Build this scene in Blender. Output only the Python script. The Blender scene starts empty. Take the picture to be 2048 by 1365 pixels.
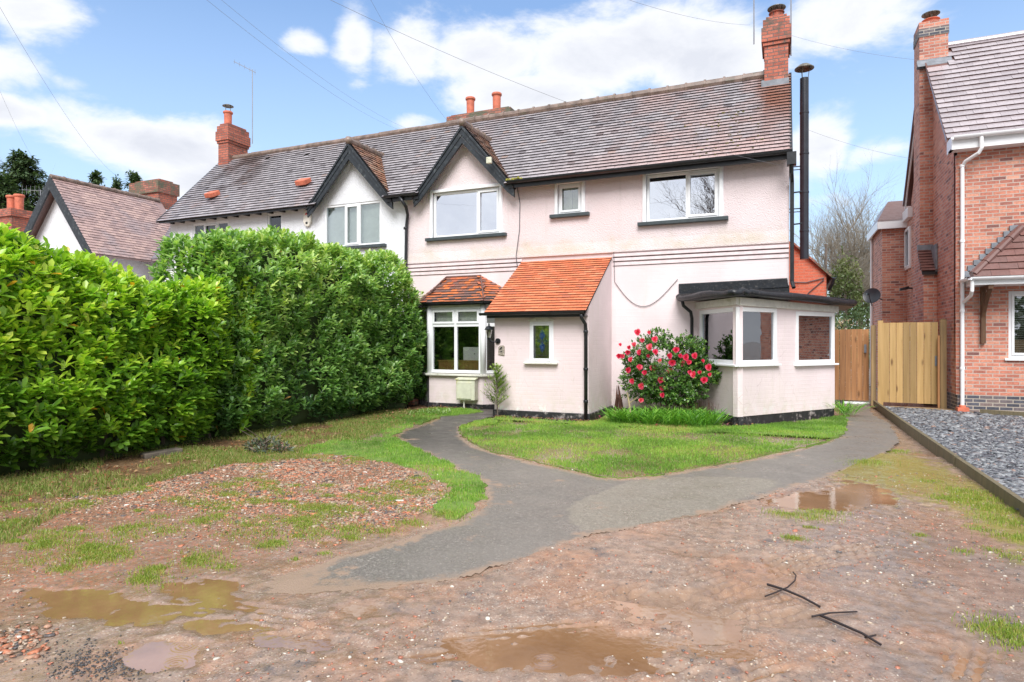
import bpy, bmesh, math, random
import numpy as np
from mathutils import Vector, Matrix
from mathutils.geometry import tessellate_polygon
random.seed(7); rng = np.random.default_rng(11)
sc = bpy.context.scene; C = sc.collection; R = math.radians

# ------------------------------------------------------------------ camera, light, exposure
FOC = 1262.0; YAW = math.atan(545/1262); CY, SY = math.cos(YAW), math.sin(YAW)
cd = bpy.data.cameras.new('camera'); cam = bpy.data.objects.new('camera', cd); C.objects.link(cam)
cam.location = (0, 0, 1.5); cam.rotation_euler = (R(90), 0, YAW)
cd.sensor_width = 36; cd.lens = 36*FOC/2048; cd.clip_start = .05; cd.clip_end = 3000
sc.camera = cam
SUN_EL, SUN_AZ = R(47), R(163)        # azimuth clockwise from +Y
w = bpy.data.worlds.new("World"); sc.world = w; w.use_nodes = True
def build_world():
    nt = w.node_tree; N = nt.nodes; L = nt.links; N.clear()
    def nd(t, **k):
        n = N.new(t)
        for a, b in k.items(): setattr(n, a, b)
        return n
    def mth(op, a, b=None, c=None, clamp=False):
        n = nd('ShaderNodeMath', operation=op); n.use_clamp = clamp
        for i, v in enumerate((a, b, c)):
            if v is None: continue
            if isinstance(v, (int, float)): n.inputs[i].default_value = v
            else: L.new(v, n.inputs[i])
        return n.outputs[0]
    out = nd('ShaderNodeOutputWorld'); bg = nd('ShaderNodeBackground'); bg.inputs[1].default_value = .12
    sky = nd('ShaderNodeTexSky', sky_type='NISHITA'); sky.sun_disc = False
    sky.sun_elevation = SUN_EL; sky.sun_rotation = SUN_AZ; sky.air_density = 1.0; sky.dust_density = .6; sky.ozone_density = 1.5
    tc = nd('ShaderNodeTexCoord'); sep = nd('ShaderNodeSeparateXYZ'); L.new(tc.outputs['Generated'], sep.inputs[0])
    az = mth('ARCTAN2', sep.outputs[0], sep.outputs[1])     # azimuth from +Y
    hyp = mth('SQRT', mth('ADD', mth('MULTIPLY', sep.outputs[0], sep.outputs[0]), mth('MULTIPLY', sep.outputs[1], sep.outputs[1])))
    el = mth('ARCTAN2', sep.outputs[2], hyp)
    # cumulus: billowy noise on a cloud layer plus a list of cloud masses (azimuth, elevation, half sizes, weight)
    nz = nd('ShaderNodeTexNoise'); nz.inputs['Scale'].default_value = 6.5; nz.inputs['Detail'].default_value = 11; nz.inputs['Roughness'].default_value = .62; nz.inputs['Distortion'].default_value = .25
    mp = nd('ShaderNodeMapping'); mp.inputs['Scale'].default_value = (1, 1, 2.0); L.new(tc.outputs['Generated'], mp.inputs[0]); L.new(mp.outputs[0], nz.inputs[0])
    n1 = mth('MULTIPLY', mth('SUBTRACT', nz.outputs[0], .5), 2.3)
    nz2 = nd('ShaderNodeTexNoise'); nz2.inputs['Scale'].default_value = 1.6; nz2.inputs['Detail'].default_value = 3; L.new(mp.outputs[0], nz2.inputs[0])
    masses = [(-.66,.395,.085,.045,1.0),(-.675,.335,.05,.03,.8),(-.69,.275,.075,.020,.9),(-.615,.325,.04,.014,.45),(-.585,.31,.04,.012,.4),
              (-.52,.262,.115,.04,1.35),(-.43,.225,.10,.04,1.2),(-.317,.422,.034,.018,.7),(-.245,.435,.032,.055,.85),(-.15,.43,.07,.05,.95),
              (-.04,.425,.12,.05,1.1),(.03,.375,.16,.032,1.1),(.15,.43,.16,.07,1.25),(.30,.40,.12,.055,1.2),(.50,.425,.11,.05,1.05),
              (.46,.27,.045,.045,1.0),(.52,.25,.06,.03,.8),(-.165,.33,.04,.02,.8),(.44,.19,.08,.022,.4),(-.6,.17,.2,.04,.7),(.1,.27,.22,.02,.25)]
    acc = None
    for a0, e0, sa, se, wt in masses:
        dx = mth('DIVIDE', mth('SUBTRACT', az, a0 - YAW), sa); dy = mth('DIVIDE', mth('SUBTRACT', el, e0), se)
        g = mth('MULTIPLY', mth('EXPONENT', mth('MULTIPLY', mth('ADD', mth('MULTIPLY', dx, dx), mth('MULTIPLY', dy, dy)), -.8)), wt)
        acc = g if acc is None else mth('MAXIMUM', acc, g)
    # elsewhere in the sky (behind the viewer, overhead) broken cloud from the coarse noise alone
    bro = mth('MULTIPLY', mth('SUBTRACT', nz2.outputs[0], .20), 6.0, clamp=True)
    front = mth('MULTIPLY', mth('LESS_THAN', mth('ABSOLUTE', mth('ADD', az, YAW)), .95), mth('LESS_THAN', el, .62))
    tot = mth('ADD', mth('MULTIPLY', acc, front), mth('MULTIPLY', bro, mth('SUBTRACT', 1.0, front)))
    f = mth('SUBTRACT', mth('ADD', tot, mth('MULTIPLY', n1, .85)), .42)
    mr = nd('ShaderNodeMapRange', interpolation_type='SMOOTHSTEP'); mr.inputs[1].default_value = -.10; mr.inputs[2].default_value = .48
    L.new(f, mr.inputs[0])
    # cloud body: bright, a touch greyer where thick
    cr = nd('ShaderNodeMapRange'); cr.inputs[1].default_value = .25; cr.inputs[2].default_value = .95; L.new(f, cr.inputs[0])
    cc = nd('ShaderNodeMix', data_type='RGBA'); cc.inputs[6].default_value = (6.7,6.8,7.05,1); cc.inputs[7].default_value = (5.0,5.2,5.75,1); L.new(cr.outputs[0], cc.inputs[0])
    # thin bright veil of high cloud that pales the blue, more towards the horizon
    veil = nd('ShaderNodeMapRange'); veil.inputs[1].default_value = .48; veil.inputs[2].default_value = .12; veil.inputs[3].default_value = .12; veil.inputs[4].default_value = .62; L.new(el, veil.inputs[0])
    sb = nd('ShaderNodeMix', data_type='RGBA', blend_type='MULTIPLY'); sb.inputs[0].default_value = 1; sb.inputs[7].default_value = (1.22,1.40,1.55,1); L.new(sky.outputs[0], sb.inputs[6])
    vm = nd('ShaderNodeMix', data_type='RGBA'); L.new(veil.outputs[0], vm.inputs[0]); L.new(sb.outputs[2], vm.inputs[6]); vm.inputs[7].default_value = (4.6,5.6,6.7,1)
    mx = nd('ShaderNodeMix', data_type='RGBA'); L.new(mr.outputs[0], mx.inputs[0]); L.new(vm.outputs[2], mx.inputs[6]); L.new(cc.outputs[2], mx.inputs[7])
    L.new(mx.outputs[2], bg.inputs[0]); L.new(bg.outputs[0], out.inputs[0])
build_world()
sd = bpy.data.lights.new('sun', 'SUN'); so = bpy.data.objects.new('sun', sd); C.objects.link(so)
sd.energy = 3.4; sd.angle = R(34); sd.color = (1, .975, .955)
_d = Vector((math.sin(SUN_AZ)*math.cos(SUN_EL), math.cos(SUN_AZ)*math.cos(SUN_EL), math.sin(SUN_EL)))
so.rotation_euler = _d.to_track_quat('Z', 'Y').to_euler()
vs = sc.view_settings; vs.view_transform = 'Standard'; vs.look = 'None'; vs.exposure = 0.42; vs.gamma = 1; vs.use_curve_mapping = False

# ------------------------------------------------------------------ helpers
def ray(px, py):
    a = (px-1024)/FOC; return (CY*a-SY, SY*a+CY, (682-py)/FOC)
def G(px, py):                      # ground point seen at a pixel of the photograph
    r = ray(px, py); t = -1.5/r[2]; return (r[0]*t, r[1]*t)
def tag(o, label=None, cat=None, group=None, kind=None):
    if label: o['label'] = label
    if cat: o['category'] = cat
    if group: o['group'] = group
    if kind: o['kind'] = kind
    return o
def empty(name, loc, label, cat, group=None):
    o = bpy.data.objects.new(name, None); C.objects.link(o); o.location = loc; o.empty_display_size = .2
    return tag(o, label, cat, group)
def link(name, me, m, parent=None):
    o = bpy.data.objects.new(name, me); C.objects.link(o)
    if m is not None: me.materials.append(m)
    if parent is not None:
        o.parent = parent
        wl = Vector(parent.location); p = parent.parent
        while p is not None: wl += p.location; p = p.parent
        o.location = -wl
    return o
def arr_mesh(name, V, Fc, rnd=None, rnd_domain='FACE', uv=None, smooth=False):
    V = np.asarray(V, dtype=np.float32); Fc = np.asarray(Fc, dtype=np.int32); k = Fc.shape[1]
    me = bpy.data.meshes.new(name)
    me.vertices.add(len(V)); me.vertices.foreach_set('co', V.ravel())
    me.loops.add(Fc.size); me.loops.foreach_set('vertex_index', Fc.ravel())
    me.polygons.add(len(Fc)); me.polygons.foreach_set('loop_start', np.arange(0, Fc.size, k, dtype=np.int32))
    me.polygons.foreach_set('loop_total', np.full(len(Fc), k, dtype=np.int32))
    if smooth: me.polygons.foreach_set('use_smooth', np.ones(len(Fc), dtype=bool))
    me.update(calc_edges=True)
    if rnd is not None:
        at = me.attributes.new('rnd', 'FLOAT', rnd_domain); at.data.foreach_set('value', np.asarray(rnd, dtype=np.float32))
    return me
class Fr:                           # a wall's own frame: s along it (to the right seen from outside), z up, n outwards
    def __init__(self, x, y, x2, y2):
        l = math.hypot(x2-x, y2-y); self.o = (x, y); self.s = ((x2-x)/l, (y2-y)/l); self.n = (self.s[1], -self.s[0]); self.len = l
    def __call__(self, s, z, n=0):
        return (self.o[0]+self.s[0]*s+self.n[0]*n, self.o[1]+self.s[1]*s+self.n[1]*n, z)
class MB:
    def __init__(self): self.v = []; self.f = []; self.r = []
    def face(self, pts, rnd=0):
        b = len(self.v); self.v += [tuple(p) for p in pts]; self.f.append(list(range(b, b+len(pts)))); self.r.append(rnd)
    def hexa(self, p, rnd=0):       # p: 8 corners, bottom 4 ccw then top 4 ccw
        b = len(self.v); self.v += [tuple(q) for q in p]
        for q in ((3,2,1,0),(4,5,6,7),(0,1,5,4),(1,2,6,5),(2,3,7,6),(3,0,4,7)):
            self.f.append([b+i for i in q]); self.r.append(rnd)
    def box(self, x0, x1, y0, y1, z0, z1, rnd=0):
        self.hexa([(x0,y0,z0),(x1,y0,z0),(x1,y1,z0),(x0,y1,z0),(x0,y0,z1),(x1,y0,z1),(x1,y1,z1),(x0,y1,z1)], rnd); return self
    def lbox(self, fr, s0, s1, z0, z1, n0, n1, rnd=0):
        P = [fr(s0,z0,n1), fr(s1,z0,n1), fr(s1,z0,n0), fr(s0,z0,n0), fr(s0,z1,n1), fr(s1,z1,n1), fr(s1,z1,n0), fr(s0,z1,n0)]
        self.hexa(P, rnd); return self
    def prism(self, poly, d):       # poly: 3d points (planar), d: extrusion vector
        n = len(poly); b = len(self.v); self.v += [tuple(p) for p in poly] + [tuple(Vector(p)+Vector(d)) for p in poly]
        self.f.append([b+i for i in range(n)][::-1]); self.f.append([b+n+i for i in range(n)]); self.r += [0, 0]
        for i in range(n):
            j = (i+1) % n; self.f.append([b+i, b+j, b+n+j, b+n+i]); self.r.append(0)
        return self
    def tube(self, pts, r, n=8, caps=True):
        pts = [Vector(p) for p in pts]; rs = r if isinstance(r, (list, tuple)) else [r]*len(pts); b = len(self.v)
        up = None
        for i, p in enumerate(pts):
            t = (pts[min(i+1, len(pts)-1)]-pts[max(i-1, 0)]).normalized()
            if up is None: up = t.orthogonal().normalized()
            up = (up - t*up.dot(t)).normalized(); sd_ = t.cross(up)
            for k in range(n):
                a = 2*math.pi*k/n; self.v.append(tuple(p + (up*math.cos(a)+sd_*math.sin(a))*rs[i]))
        for i in range(len(pts)-1):
            for k in range(n):
                k2 = (k+1) % n; self.f.append([b+i*n+k, b+i*n+k2, b+(i+1)*n+k2, b+(i+1)*n+k]); self.r.append(0)
        if caps:
            self.f.append([b+k for k in range(n)][::-1]); self.f.append([b+(len(pts)-1)*n+k for k in range(n)]); self.r += [0, 0]
        return self
    def lathe(self, prof, cx, cy, n=20):
        b = len(self.v)
        for r, z in prof:
            for k in range(n):
                a = 2*math.pi*k/n; self.v.append((cx+r*math.cos(a), cy+r*math.sin(a), z))
        for i in range(len(prof)-1):
            for k in range(n):
                k2 = (k+1) % n; self.f.append([b+i*n+k, b+i*n+k2, b+(i+1)*n+k2, b+(i+1)*n+k]); self.r.append(0)
        self.f.append([b+k for k in range(n)][::-1]); self.f.append([b+(len(prof)-1)*n+k for k in range(n)]); self.r += [0, 0]
        return self
    def build(self, name, m, parent=None, bevel=0, smooth=False, fix=True):
        me = bpy.data.meshes.new(name); me.from_pydata(self.v, [], self.f)
        at = me.attributes.new('rnd', 'FLOAT', 'FACE'); at.data.foreach_set('value', self.r)
        if fix:
            bm = bmesh.new(); bm.from_mesh(me); bmesh.ops.recalc_face_normals(bm, faces=bm.faces); bm.to_mesh(me); bm.free()
        uvl = me.uv_layers.new(name='UVMap'); Z = Vector((0, 0, 1))
        for p in me.polygons:
            n = p.normal
            if abs(n.z) < .92:
                t = Z.cross(n).normalized(); bvec = n.cross(t)
            else: t = Vector((1,0,0)); bvec = Vector((0,1,0))
            for li in p.loop_indices:
                co = me.vertices[me.loops[li].vertex_index].co
                uvl.data[li].uv = (co.dot(t), co.dot(bvec) if abs(n.z) > .3 else co.z)
            p.use_smooth = smooth
        o = link(name, me, m, parent)
        if bevel:
            md = o.modifiers.new('b', 'BEVEL'); md.width = bevel; md.segments = 2; md.limit_method = 'ANGLE'; md.angle_limit = R(50)
        return o
def wall(mb, fr, s0, s1, z0, z1, holes, thick=.26, n=0):
    """wall in frame fr with rectangular openings (s0,s1,z0,z1): front and back faces, reveals"""
    S = sorted({s0, s1} | {h[0] for h in holes} | {h[1] for h in holes}); Zs = sorted({z0, z1} | {h[2] for h in holes} | {h[3] for h in holes})
    S = [s for s in S if s0 <= s <= s1]; Zs = [z for z in Zs if z0 <= z <= z1]
    solid = lambda i, j: 0 <= i < len(S)-1 and 0 <= j < len(Zs)-1 and not any(h[0]-1e-6 <= S[i] and S[i+1] <= h[1]+1e-6 and h[2]-1e-6 <= Zs[j] and Zs[j+1] <= h[3]+1e-6 for h in holes)
    for i in range(len(S)-1):
        for j in range(len(Zs)-1):
            if not solid(i, j): continue
            a, b, c, d = S[i], S[i+1], Zs[j], Zs[j+1]; q = n-thick
            mb.face([fr(a,c,n), fr(b,c,n), fr(b,d,n), fr(a,d,n)]); mb.face([fr(b,c,q), fr(a,c,q), fr(a,d,q), fr(b,d,q)])
            if not solid(i-1, j): mb.face([fr(a,c,q), fr(a,c,n), fr(a,d,n), fr(a,d,q)])
            if not solid(i+1, j): mb.face([fr(b,c,n), fr(b,c,q), fr(b,d,q), fr(b,d,n)])
            if not solid(i, j-1): mb.face([fr(a,c,q), fr(b,c,q), fr(b,c,n), fr(a,c,n)])
            if not solid(i, j+1): mb.face([fr(a,d,n), fr(b,d,n), fr(b,d,q), fr(a,d,q)])

# value noise in numpy
_T = rng.random((256, 256))
def vn(x, y):
    xi = np.floor(x).astype(int); yi = np.floor(y).astype(int); fx = x-xi; fy = y-yi
    fx = fx*fx*(3-2*fx); fy = fy*fy*(3-2*fy); g = lambda a, b: _T[a & 255, b & 255]
    return (g(xi,yi)*(1-fx)+g(xi+1,yi)*fx)*(1-fy)+(g(xi,yi+1)*(1-fx)+g(xi+1,yi+1)*fx)*fy
def fbm(x, y, o=4, s=1.0):
    x = np.asarray(x, dtype=float)*s; y = np.asarray(y, dtype=float)*s; r = 0; a = .5; tot = 0
    for i in range(o): r = r+a*vn(x+i*17.3, y+i*9.1); tot += a; a *= .5; x = x*2.03; y = y*2.03
    return r/tot
def inpoly(X, Y, poly):
    X = np.asarray(X); Y = np.asarray(Y); c = np.zeros(X.shape, bool); n = len(poly)
    for i in range(n):
        x1, y1 = poly[i]; x2, y2 = poly[(i+1) % n]
        if y1 == y2: continue
        c ^= ((y1 > Y) != (y2 > Y)) & (X < (x2-x1)*(Y-y1)/(y2-y1)+x1)
    return c
def smooth_poly(pts, step=.12, jit=.03, closed=True):
    P = [Vector(p) for p in pts]; n = len(P); out = []
    for i in range(n):
        p0, p1, p2, p3 = P[(i-1) % n], P[i], P[(i+1) % n], P[(i+2) % n]
        m = max(2, int((p2-p1).length/step))
        for k in range(m):
            t = k/m
            q = .5*((2*p1)+(p2-p0)*t+(2*p0-5*p1+4*p2-p3)*t*t+(3*p1-p0-3*p2+p3)*t*t*t)
            j = jit; out.append((q.x+float(fbm(q.x*7, q.y*7, 3)-.5)*j*3+random.uniform(-1,1)*j*.3, q.y+float(fbm(q.x*7+40, q.y*7+9, 3)-.5)*j*3+random.uniform(-1,1)*j*.3))
    return out

# ------------------------------------------------------------------ materials
def newmat(name):
    m = bpy.data.materials.new(name); m.use_nodes = True; nt = m.node_tree
    return m, nt, nt.nodes['Principled BSDF']
class NB:                           # tiny node-graph writer
    def __init__(s, nt): s.nt = nt; s.N = nt.nodes; s.L = nt.links
    def n(s, t, ins={}, **k):
        x = s.N.new(t)
        for a, b in k.items(): setattr(x, a, b)
        for a, b in ins.items():
            if hasattr(b, 'is_linked') or isinstance(b, bpy.types.NodeSocket): s.L.new(b, x.inputs[a])
            else: x.inputs[a].default_value = b
        return x
    def m(s, op, a, b=0.0, clamp=False):
        x = s.n('ShaderNodeMath', {0: a, 1: b}, operation=op); x.use_clamp = clamp; return x.outputs[0]
    def mix(s, f, a, b, mode='MIX'):
        c4 = lambda c: (c[0], c[1], c[2], 1) if isinstance(c, (tuple, list)) else c
        return s.n('ShaderNodeMix', {0: f, 6: c4(a), 7: c4(b)}, data_type='RGBA', blend_type=mode).outputs[2]
    def noise(s, vec, scale, detail=4, rough=.55):
        return s.n('ShaderNodeTexNoise', {'Vector': vec, 'Scale': scale, 'Detail': detail, 'Roughness': rough}).outputs[0]
    def rng(s, v, a, b, c=0.0, d=1.0):
        return s.n('ShaderNodeMapRange', {0: v, 1: a, 2: b, 3: c, 4: d}, interpolation_type='SMOOTHSTEP').outputs[0]
    def pos(s): return s.n('ShaderNodeTexCoord').outputs['Object']
    def wpos(s): return s.n('ShaderNodeNewGeometry').outputs['Position']
    def uv(s): return s.n('ShaderNodeTexCoord').outputs['UV']
    def xyz(s, v): x = s.n('ShaderNodeSeparateXYZ', {0: v}); return x.outputs
    def bump(s, h, st, dist=.01, normal=None):
        i = {'Height': h, 'Strength': st, 'Distance': dist}
        if normal is not None: i['Normal'] = normal
        return s.n('ShaderNodeBump', i).outputs[0]
    def attr(s, nm='rnd'): return s.n('ShaderNodeAttribute', attribute_name=nm).outputs['Fac']
    def ramp(s, v, stops):
        x = s.n('ShaderNodeValToRGB', {0: v}); e = x.color_ramp.elements
        while len(e) < len(stops): e.new(.5)
        for i, (p, c) in enumerate(stops): e[i].position = p; e[i].color = (c[0], c[1], c[2], 1)
        return x.outputs[0]
def plain(name, c, rough=.5, var=.15, scale=8, bump=.0, metal=0, spec=.5, dirt=None):
    m, nt, b = newmat(name); g = NB(nt); p = g.wpos()
    nz = g.noise(p, scale, 5); v = g.rng(nz, .3, .7, 1-var, 1+var)
    col = g.mix(1.0, c, g.n('ShaderNodeCombineColor', {0: v, 1: v, 2: v}).outputs[0], 'MULTIPLY')
    if dirt:
        d = g.rng(g.noise(p, dirt[1], 6, .65), .52, .75); col = g.mix(d, col, dirt[0])
    nt.links.new(col, b.inputs['Base Color']); b.inputs['Roughness'].default_value = rough; b.inputs['Metallic'].default_value = metal
    b.inputs['Specular IOR Level'].default_value = spec
    if bump: nt.links.new(g.bump(g.noise(p, scale*6, 4), bump, .004), b.inputs['Normal'])
    return m
def brick(name, stops, mortar, painted=False, bw=.225, bh=.075, ms=.010, bs=.6, dirt=None, base_stain=False):
    m, nt, b = newmat(name); g = NB(nt); u = g.uv(); p = g.wpos()
    bt = g.n('ShaderNodeTexBrick', {'Vector': u, 'Color1': (0,0,0,1), 'Color2': (1,1,1,1), 'Mortar': (.5,.5,.5,1), 'Scale': 1.0, 'Mortar Size': ms, 'Mortar Smooth': .25, 'Bias': 0.0, 'Brick Width': bw, 'Row Height': bh})
    fac = bt.outputs['Fac']; col = g.ramp(bt.outputs['Color'], stops)
    nz = g.noise(p, 30, 5); v = g.rng(nz, .25, .75, .8, 1.2)
    col = g.mix(1.0, col, g.n('ShaderNodeCombineColor', {0: v, 1: v, 2: v}).outputs[0], 'MULTIPLY')
    col = g.mix(fac, col, mortar)
    lg = g.rng(g.noise(p, 1.3, 4), .3, .7, .9, 1.08)
    col = g.mix(1.0, col, g.n('ShaderNodeCombineColor', {0: lg, 1: lg, 2: lg}).outputs[0], 'MULTIPLY')
    if dirt: col = g.mix(g.rng(g.noise(p, dirt[1], 6, .65), dirt[2], dirt[2]+.2), col, dirt[0])
    h = g.m('ADD', g.m('MULTIPLY', g.m('SUBTRACT', 1.0, fac), 1.0), g.m('MULTIPLY', g.noise(p, 60, 4), .35))
    nt.links.new(col, b.inputs['Base Color']); b.inputs['Roughness'].default_value = .75
    nt.links.new(g.bump(h, bs, .006), b.inputs['Normal'])
    return m
def render_wall(name, c, stain=(.60,.53,.44), zs=3.45, amt=.85, rough_cast=True):
    """roughcast render with weather staining just above the string course"""
    m, nt, b = newmat(name); g = NB(nt); p = g.wpos(); x = g.xyz(p)
    lv = g.rng(g.noise(p, .9, 5), .3, .7, .94, 1.04)
    col = g.mix(1.0, c, g.n('ShaderNodeCombineColor', {0: lv, 1: lv, 2: lv}).outputs[0], 'MULTIPLY')
    n = g.noise(p, 4.5, 7, .7); zz = g.m('ADD', x[2], g.m('MULTIPLY', g.m('SUBTRACT', g.noise(p, 1.6, 6, .65), .5), .9)); band = g.m('MULTIPLY', g.rng(x[2], zs-.15, zs+.02), g.rng(zz, zs+.34, zs+.02))
    st = g.m('MULTIPLY', g.m('MULTIPLY', band, g.rng(g.noise(p, 1.1, 5), .38, .60, .15, 1)), g.rng(n, .3, .6, .4, 1), clamp=True)
    col = g.mix(g.m('MULTIPLY', st, amt), col, stain)
    mps = g.n('ShaderNodeMapping', {'Vector': p, 'Scale': (9, 9, .6)}).outputs[0]
    streak = g.m('MULTIPLY', g.rng(g.noise(mps, 1, 5, .6), .54, .8), .34); col = g.mix(streak, col, (c[0]*.72, c[1]*.74, c[2]*.68))
    h = g.m('ADD', g.noise(p, 38, 5, .6), g.m('MULTIPLY', g.n('ShaderNodeTexVoronoi', {'Vector': p, 'Scale': 60.0}).outputs[0], .7))
    nt.links.new(col, b.inputs['Base Color']); b.inputs['Roughness'].default_value = .8
    nt.links.new(g.bump(h, .75 if rough_cast else .2, .016), b.inputs['Normal'])
    return m
def painted_brick(name, c, dirt=(.58,.54,.44), flake=True, stain_all=.30):
    m, nt, b = newmat(name); g = NB(nt); p = g.wpos(); x = g.xyz(p); u = g.uv()
    bt = g.n('ShaderNodeTexBrick', {'Vector': u, 'Scale': 1.0, 'Mortar Size': .008, 'Mortar Smooth': .6, 'Brick Width': .225, 'Row Height': .075})
    lv = g.rng(g.noise(p, 1.2, 5), .3, .7, .93, 1.04)
    col = g.mix(1.0, c, g.n('ShaderNodeCombineColor', {0: lv, 1: lv, 2: lv}).outputs[0], 'MULTIPLY')
    mps = g.n('ShaderNodeMapping', {'Vector': p, 'Scale': (5, 5, .8)}).outputs[0]
    st = g.m('MULTIPLY', g.rng(g.noise(mps, 1, 6, .7), .5, .8), stain_all); col = g.mix(st, col, dirt)
    low = g.m('MULTIPLY', g.rng(x[2], .75, .1), g.rng(g.noise(p, 5, 7, .7), .4, .7)); col = g.mix(g.m('MULTIPLY', low, .65), col, dirt)
    # dead creeper tendrils left on the paint
    vo = g.n('ShaderNodeTexVoronoi', {'Vector': g.n('ShaderNodeMapping', {'Vector': p, 'Scale': (5, 5, 2.2)}).outputs[0], 'Scale': 1.0}, feature='DISTANCE_TO_EDGE').outputs[0]
    vd = g.n('ShaderNodeTexVoronoi', {'Vector': g.mix(.12, g.n('ShaderNodeMapping', {'Vector': p, 'Scale': (5, 5, 2.2)}).outputs[0], g.n('ShaderNodeTexNoise', {'Vector': p, 'Scale': 9.0, 'Detail': 4.0}).outputs[1]), 'Scale': 1.3}, feature='DISTANCE_TO_EDGE').outputs[0]
    ten = g.m('MULTIPLY', g.m('MULTIPLY', g.rng(vd, .012, .0), g.rng(g.noise(p, 2.2, 3), .47, .6)), g.rng(x[2], 2.0, 1.2)); col = g.mix(g.m('MULTIPLY', ten, .38), col, (.22,.15,.12))
    if flake:
        fl = g.m('MULTIPLY', g.rng(g.noise(p, 7, 6, .7), .56, .6), g.rng(x[2], .42, .12)); col = g.mix(fl, col, (.74,.74,.72))
    h = g.m('ADD', g.m('SUBTRACT', 1.0, g.m('MULTIPLY', bt.outputs['Fac'], g.rng(g.noise(p, 3, 4), .25, .6, .25, 1))), g.m('MULTIPLY', g.noise(p, 22, 5), .7))
    nt.links.new(col, b.inputs['Base Color']); b.inputs['Roughness'].default_value = .65
    nt.links.new(g.bump(h, .26, .005), b.inputs['Normal'])
    return m
def tile_mat(name, stops, patch=None, moss=None, rough=(.25,.5), coat=.3, zone=None, spec=.6):
    """per-tile colour from the rnd attribute, weathering by position"""
    m, nt, b = newmat(name); g = NB(nt); p = g.wpos(); r = g.attr()
    col = g.ramp(r, stops)
    if patch: col = g.mix(g.m('MULTIPLY', g.rng(g.noise(p, patch[1], 4), patch[2], patch[2]+.15), patch[3]), col, patch[0])
    if zone: col = zone(g, p, col, r)
    nz = g.rng(g.noise(p, 22, 5, .65), .3, .7, .88, 1.1)
    col = g.mix(1.0, col, g.n('ShaderNodeCombineColor', {0: nz, 1: nz, 2: nz}).outputs[0], 'MULTIPLY')
    # edge faces of the tiles (facing the ground more than the slope) get a darker colour that paints in the course shadow lines
    if moss: col = g.mix(g.rng(g.noise(p, moss[1], 6, .7), moss[2], moss[2]+.08), col, moss[0])
    nt.links.new(col, b.inputs['Base Color']); nt.links.new(g.rng(g.noise(p, 9, 4), .3, .7, rough[0], rough[1]), b.inputs['Roughness'])
    b.inputs['Specular IOR Level'].default_value = spec; b.inputs['Coat Weight'].default_value = coat; b.inputs['Coat Roughness'].default_value = .3
    nt.links.new(g.bump(g.noise(p, 50, 4), .12, .003), b.inputs['Normal'])
    return m
def glass(name, refl=.35, tint=(.85,.9,.9), rough=.01, wav=.0):
    m = bpy.data.materials.new(name); m.use_nodes = True; nt = m.node_tree; nt.nodes.clear(); g = NB(nt)
    gl = g.n('ShaderNodeBsdfGlossy', {'Color': (.92,.95,1,1), 'Roughness': rough}); tr = g.n('ShaderNodeBsdfTransparent', {'Color': (*tint, 1)})
    fr = g.n('ShaderNodeFresnel', {'IOR': 1.5}).outputs[0]; f = g.m('ADD', g.m('MULTIPLY', fr, 1.3), refl, clamp=True)
    if wav:
        bp = g.bump(g.noise(g.wpos(), 3.0, 2), wav, .02); nt.links.new(bp, gl.inputs['Normal'])
    mx = g.n('ShaderNodeMixShader', {0: f, 1: tr.outputs[0], 2: gl.outputs[0]}); o = g.n('ShaderNodeOutputMaterial', {0: mx.outputs[0]})
    return m
def leaf_mat(name, stops, rough=.35, trans=.25, spec=.5):
    m, nt, b = newmat(name); g = NB(nt); col = g.ramp(g.attr(), stops)
    nt.links.new(col, b.inputs['Base Color']); b.inputs['Roughness'].default_value = rough; b.inputs['Specular IOR Level'].default_value = spec
    tl = g.n('ShaderNodeBsdfTranslucent', {'Color': g.mix(1.0, col, (1.3,1.5,.6), 'MULTIPLY')})
    mx = g.n('ShaderNodeMixShader', {0: trans, 1: b.outputs[0], 2: tl.outputs[0]}); nt.links.new(mx.outputs[0], nt.nodes['Material Output'].inputs[0])
    return m
M = {}
PINK = (.765,.66,.67); WHITE = (.80,.82,.86)
M['pink_render'] = render_wall('pink_render', PINK); M['white_render'] = render_wall('white_render', WHITE, amt=.3)
M['pink_brick'] = painted_brick('pink_brick', PINK); M['porch_paint'] = painted_brick('porch_paint', (.755,.64,.65), stain_all=.35)
M['grey_paint'] = plain('grey_paint', (.16,.155,.16), .6)
M['string'] = plain('string_paint', (.745,.63,.64), .6, .08)
M['plinth'] = plain('black_plinth', (.02,.021,.024), .5, .3, 10, .5, dirt=((.42,.38,.37), 7))
M['black'] = plain('black_paint', (.014,.016,.02), .38, .3, 12, .25)
M['board'] = plain('bargeboard_paint', (.018,.024,.031), .45, .3, 10, .3, dirt=((.10,.115,.12), 9))
M['felt'] = plain('black_felt', (.010,.013,.018), .38, .3, 10, .6, dirt=((.09,.085,.08), 26))
M['upvc'] = plain('white_frame', (.84,.86,.88), .3, .03, 5); M['oldwhite'] = plain('old_white_paint', (.70,.69,.63), .5, .08, 9, dirt=((.5,.5,.4), 6))
M['sill'] = plain('slate_paint_sill', (.045,.06,.066), .45, .2, 10, .2)
M['brick'] = brick('orange_brick', [(0,(.20,.085,.075)),(.10,(.38,.135,.095)),(.4,(.50,.18,.12)),(.75,(.56,.225,.15)),(1,(.62,.31,.22))], (.47,.38,.33), bs=.6)
M['bluebrick'] = brick('blue_brick', [(0,(.05,.055,.075)),(.5,(.09,.095,.12)),(1,(.20,.15,.14))], (.40,.36,.31))
M['redbrick'] = brick('chimney_brick', [(0,(.32,.085,.055)),(.5,(.45,.125,.075)),(1,(.53,.17,.11))], (.15,.11,.10), dirt=((.12,.09,.07), 3.5, .50))
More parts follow.
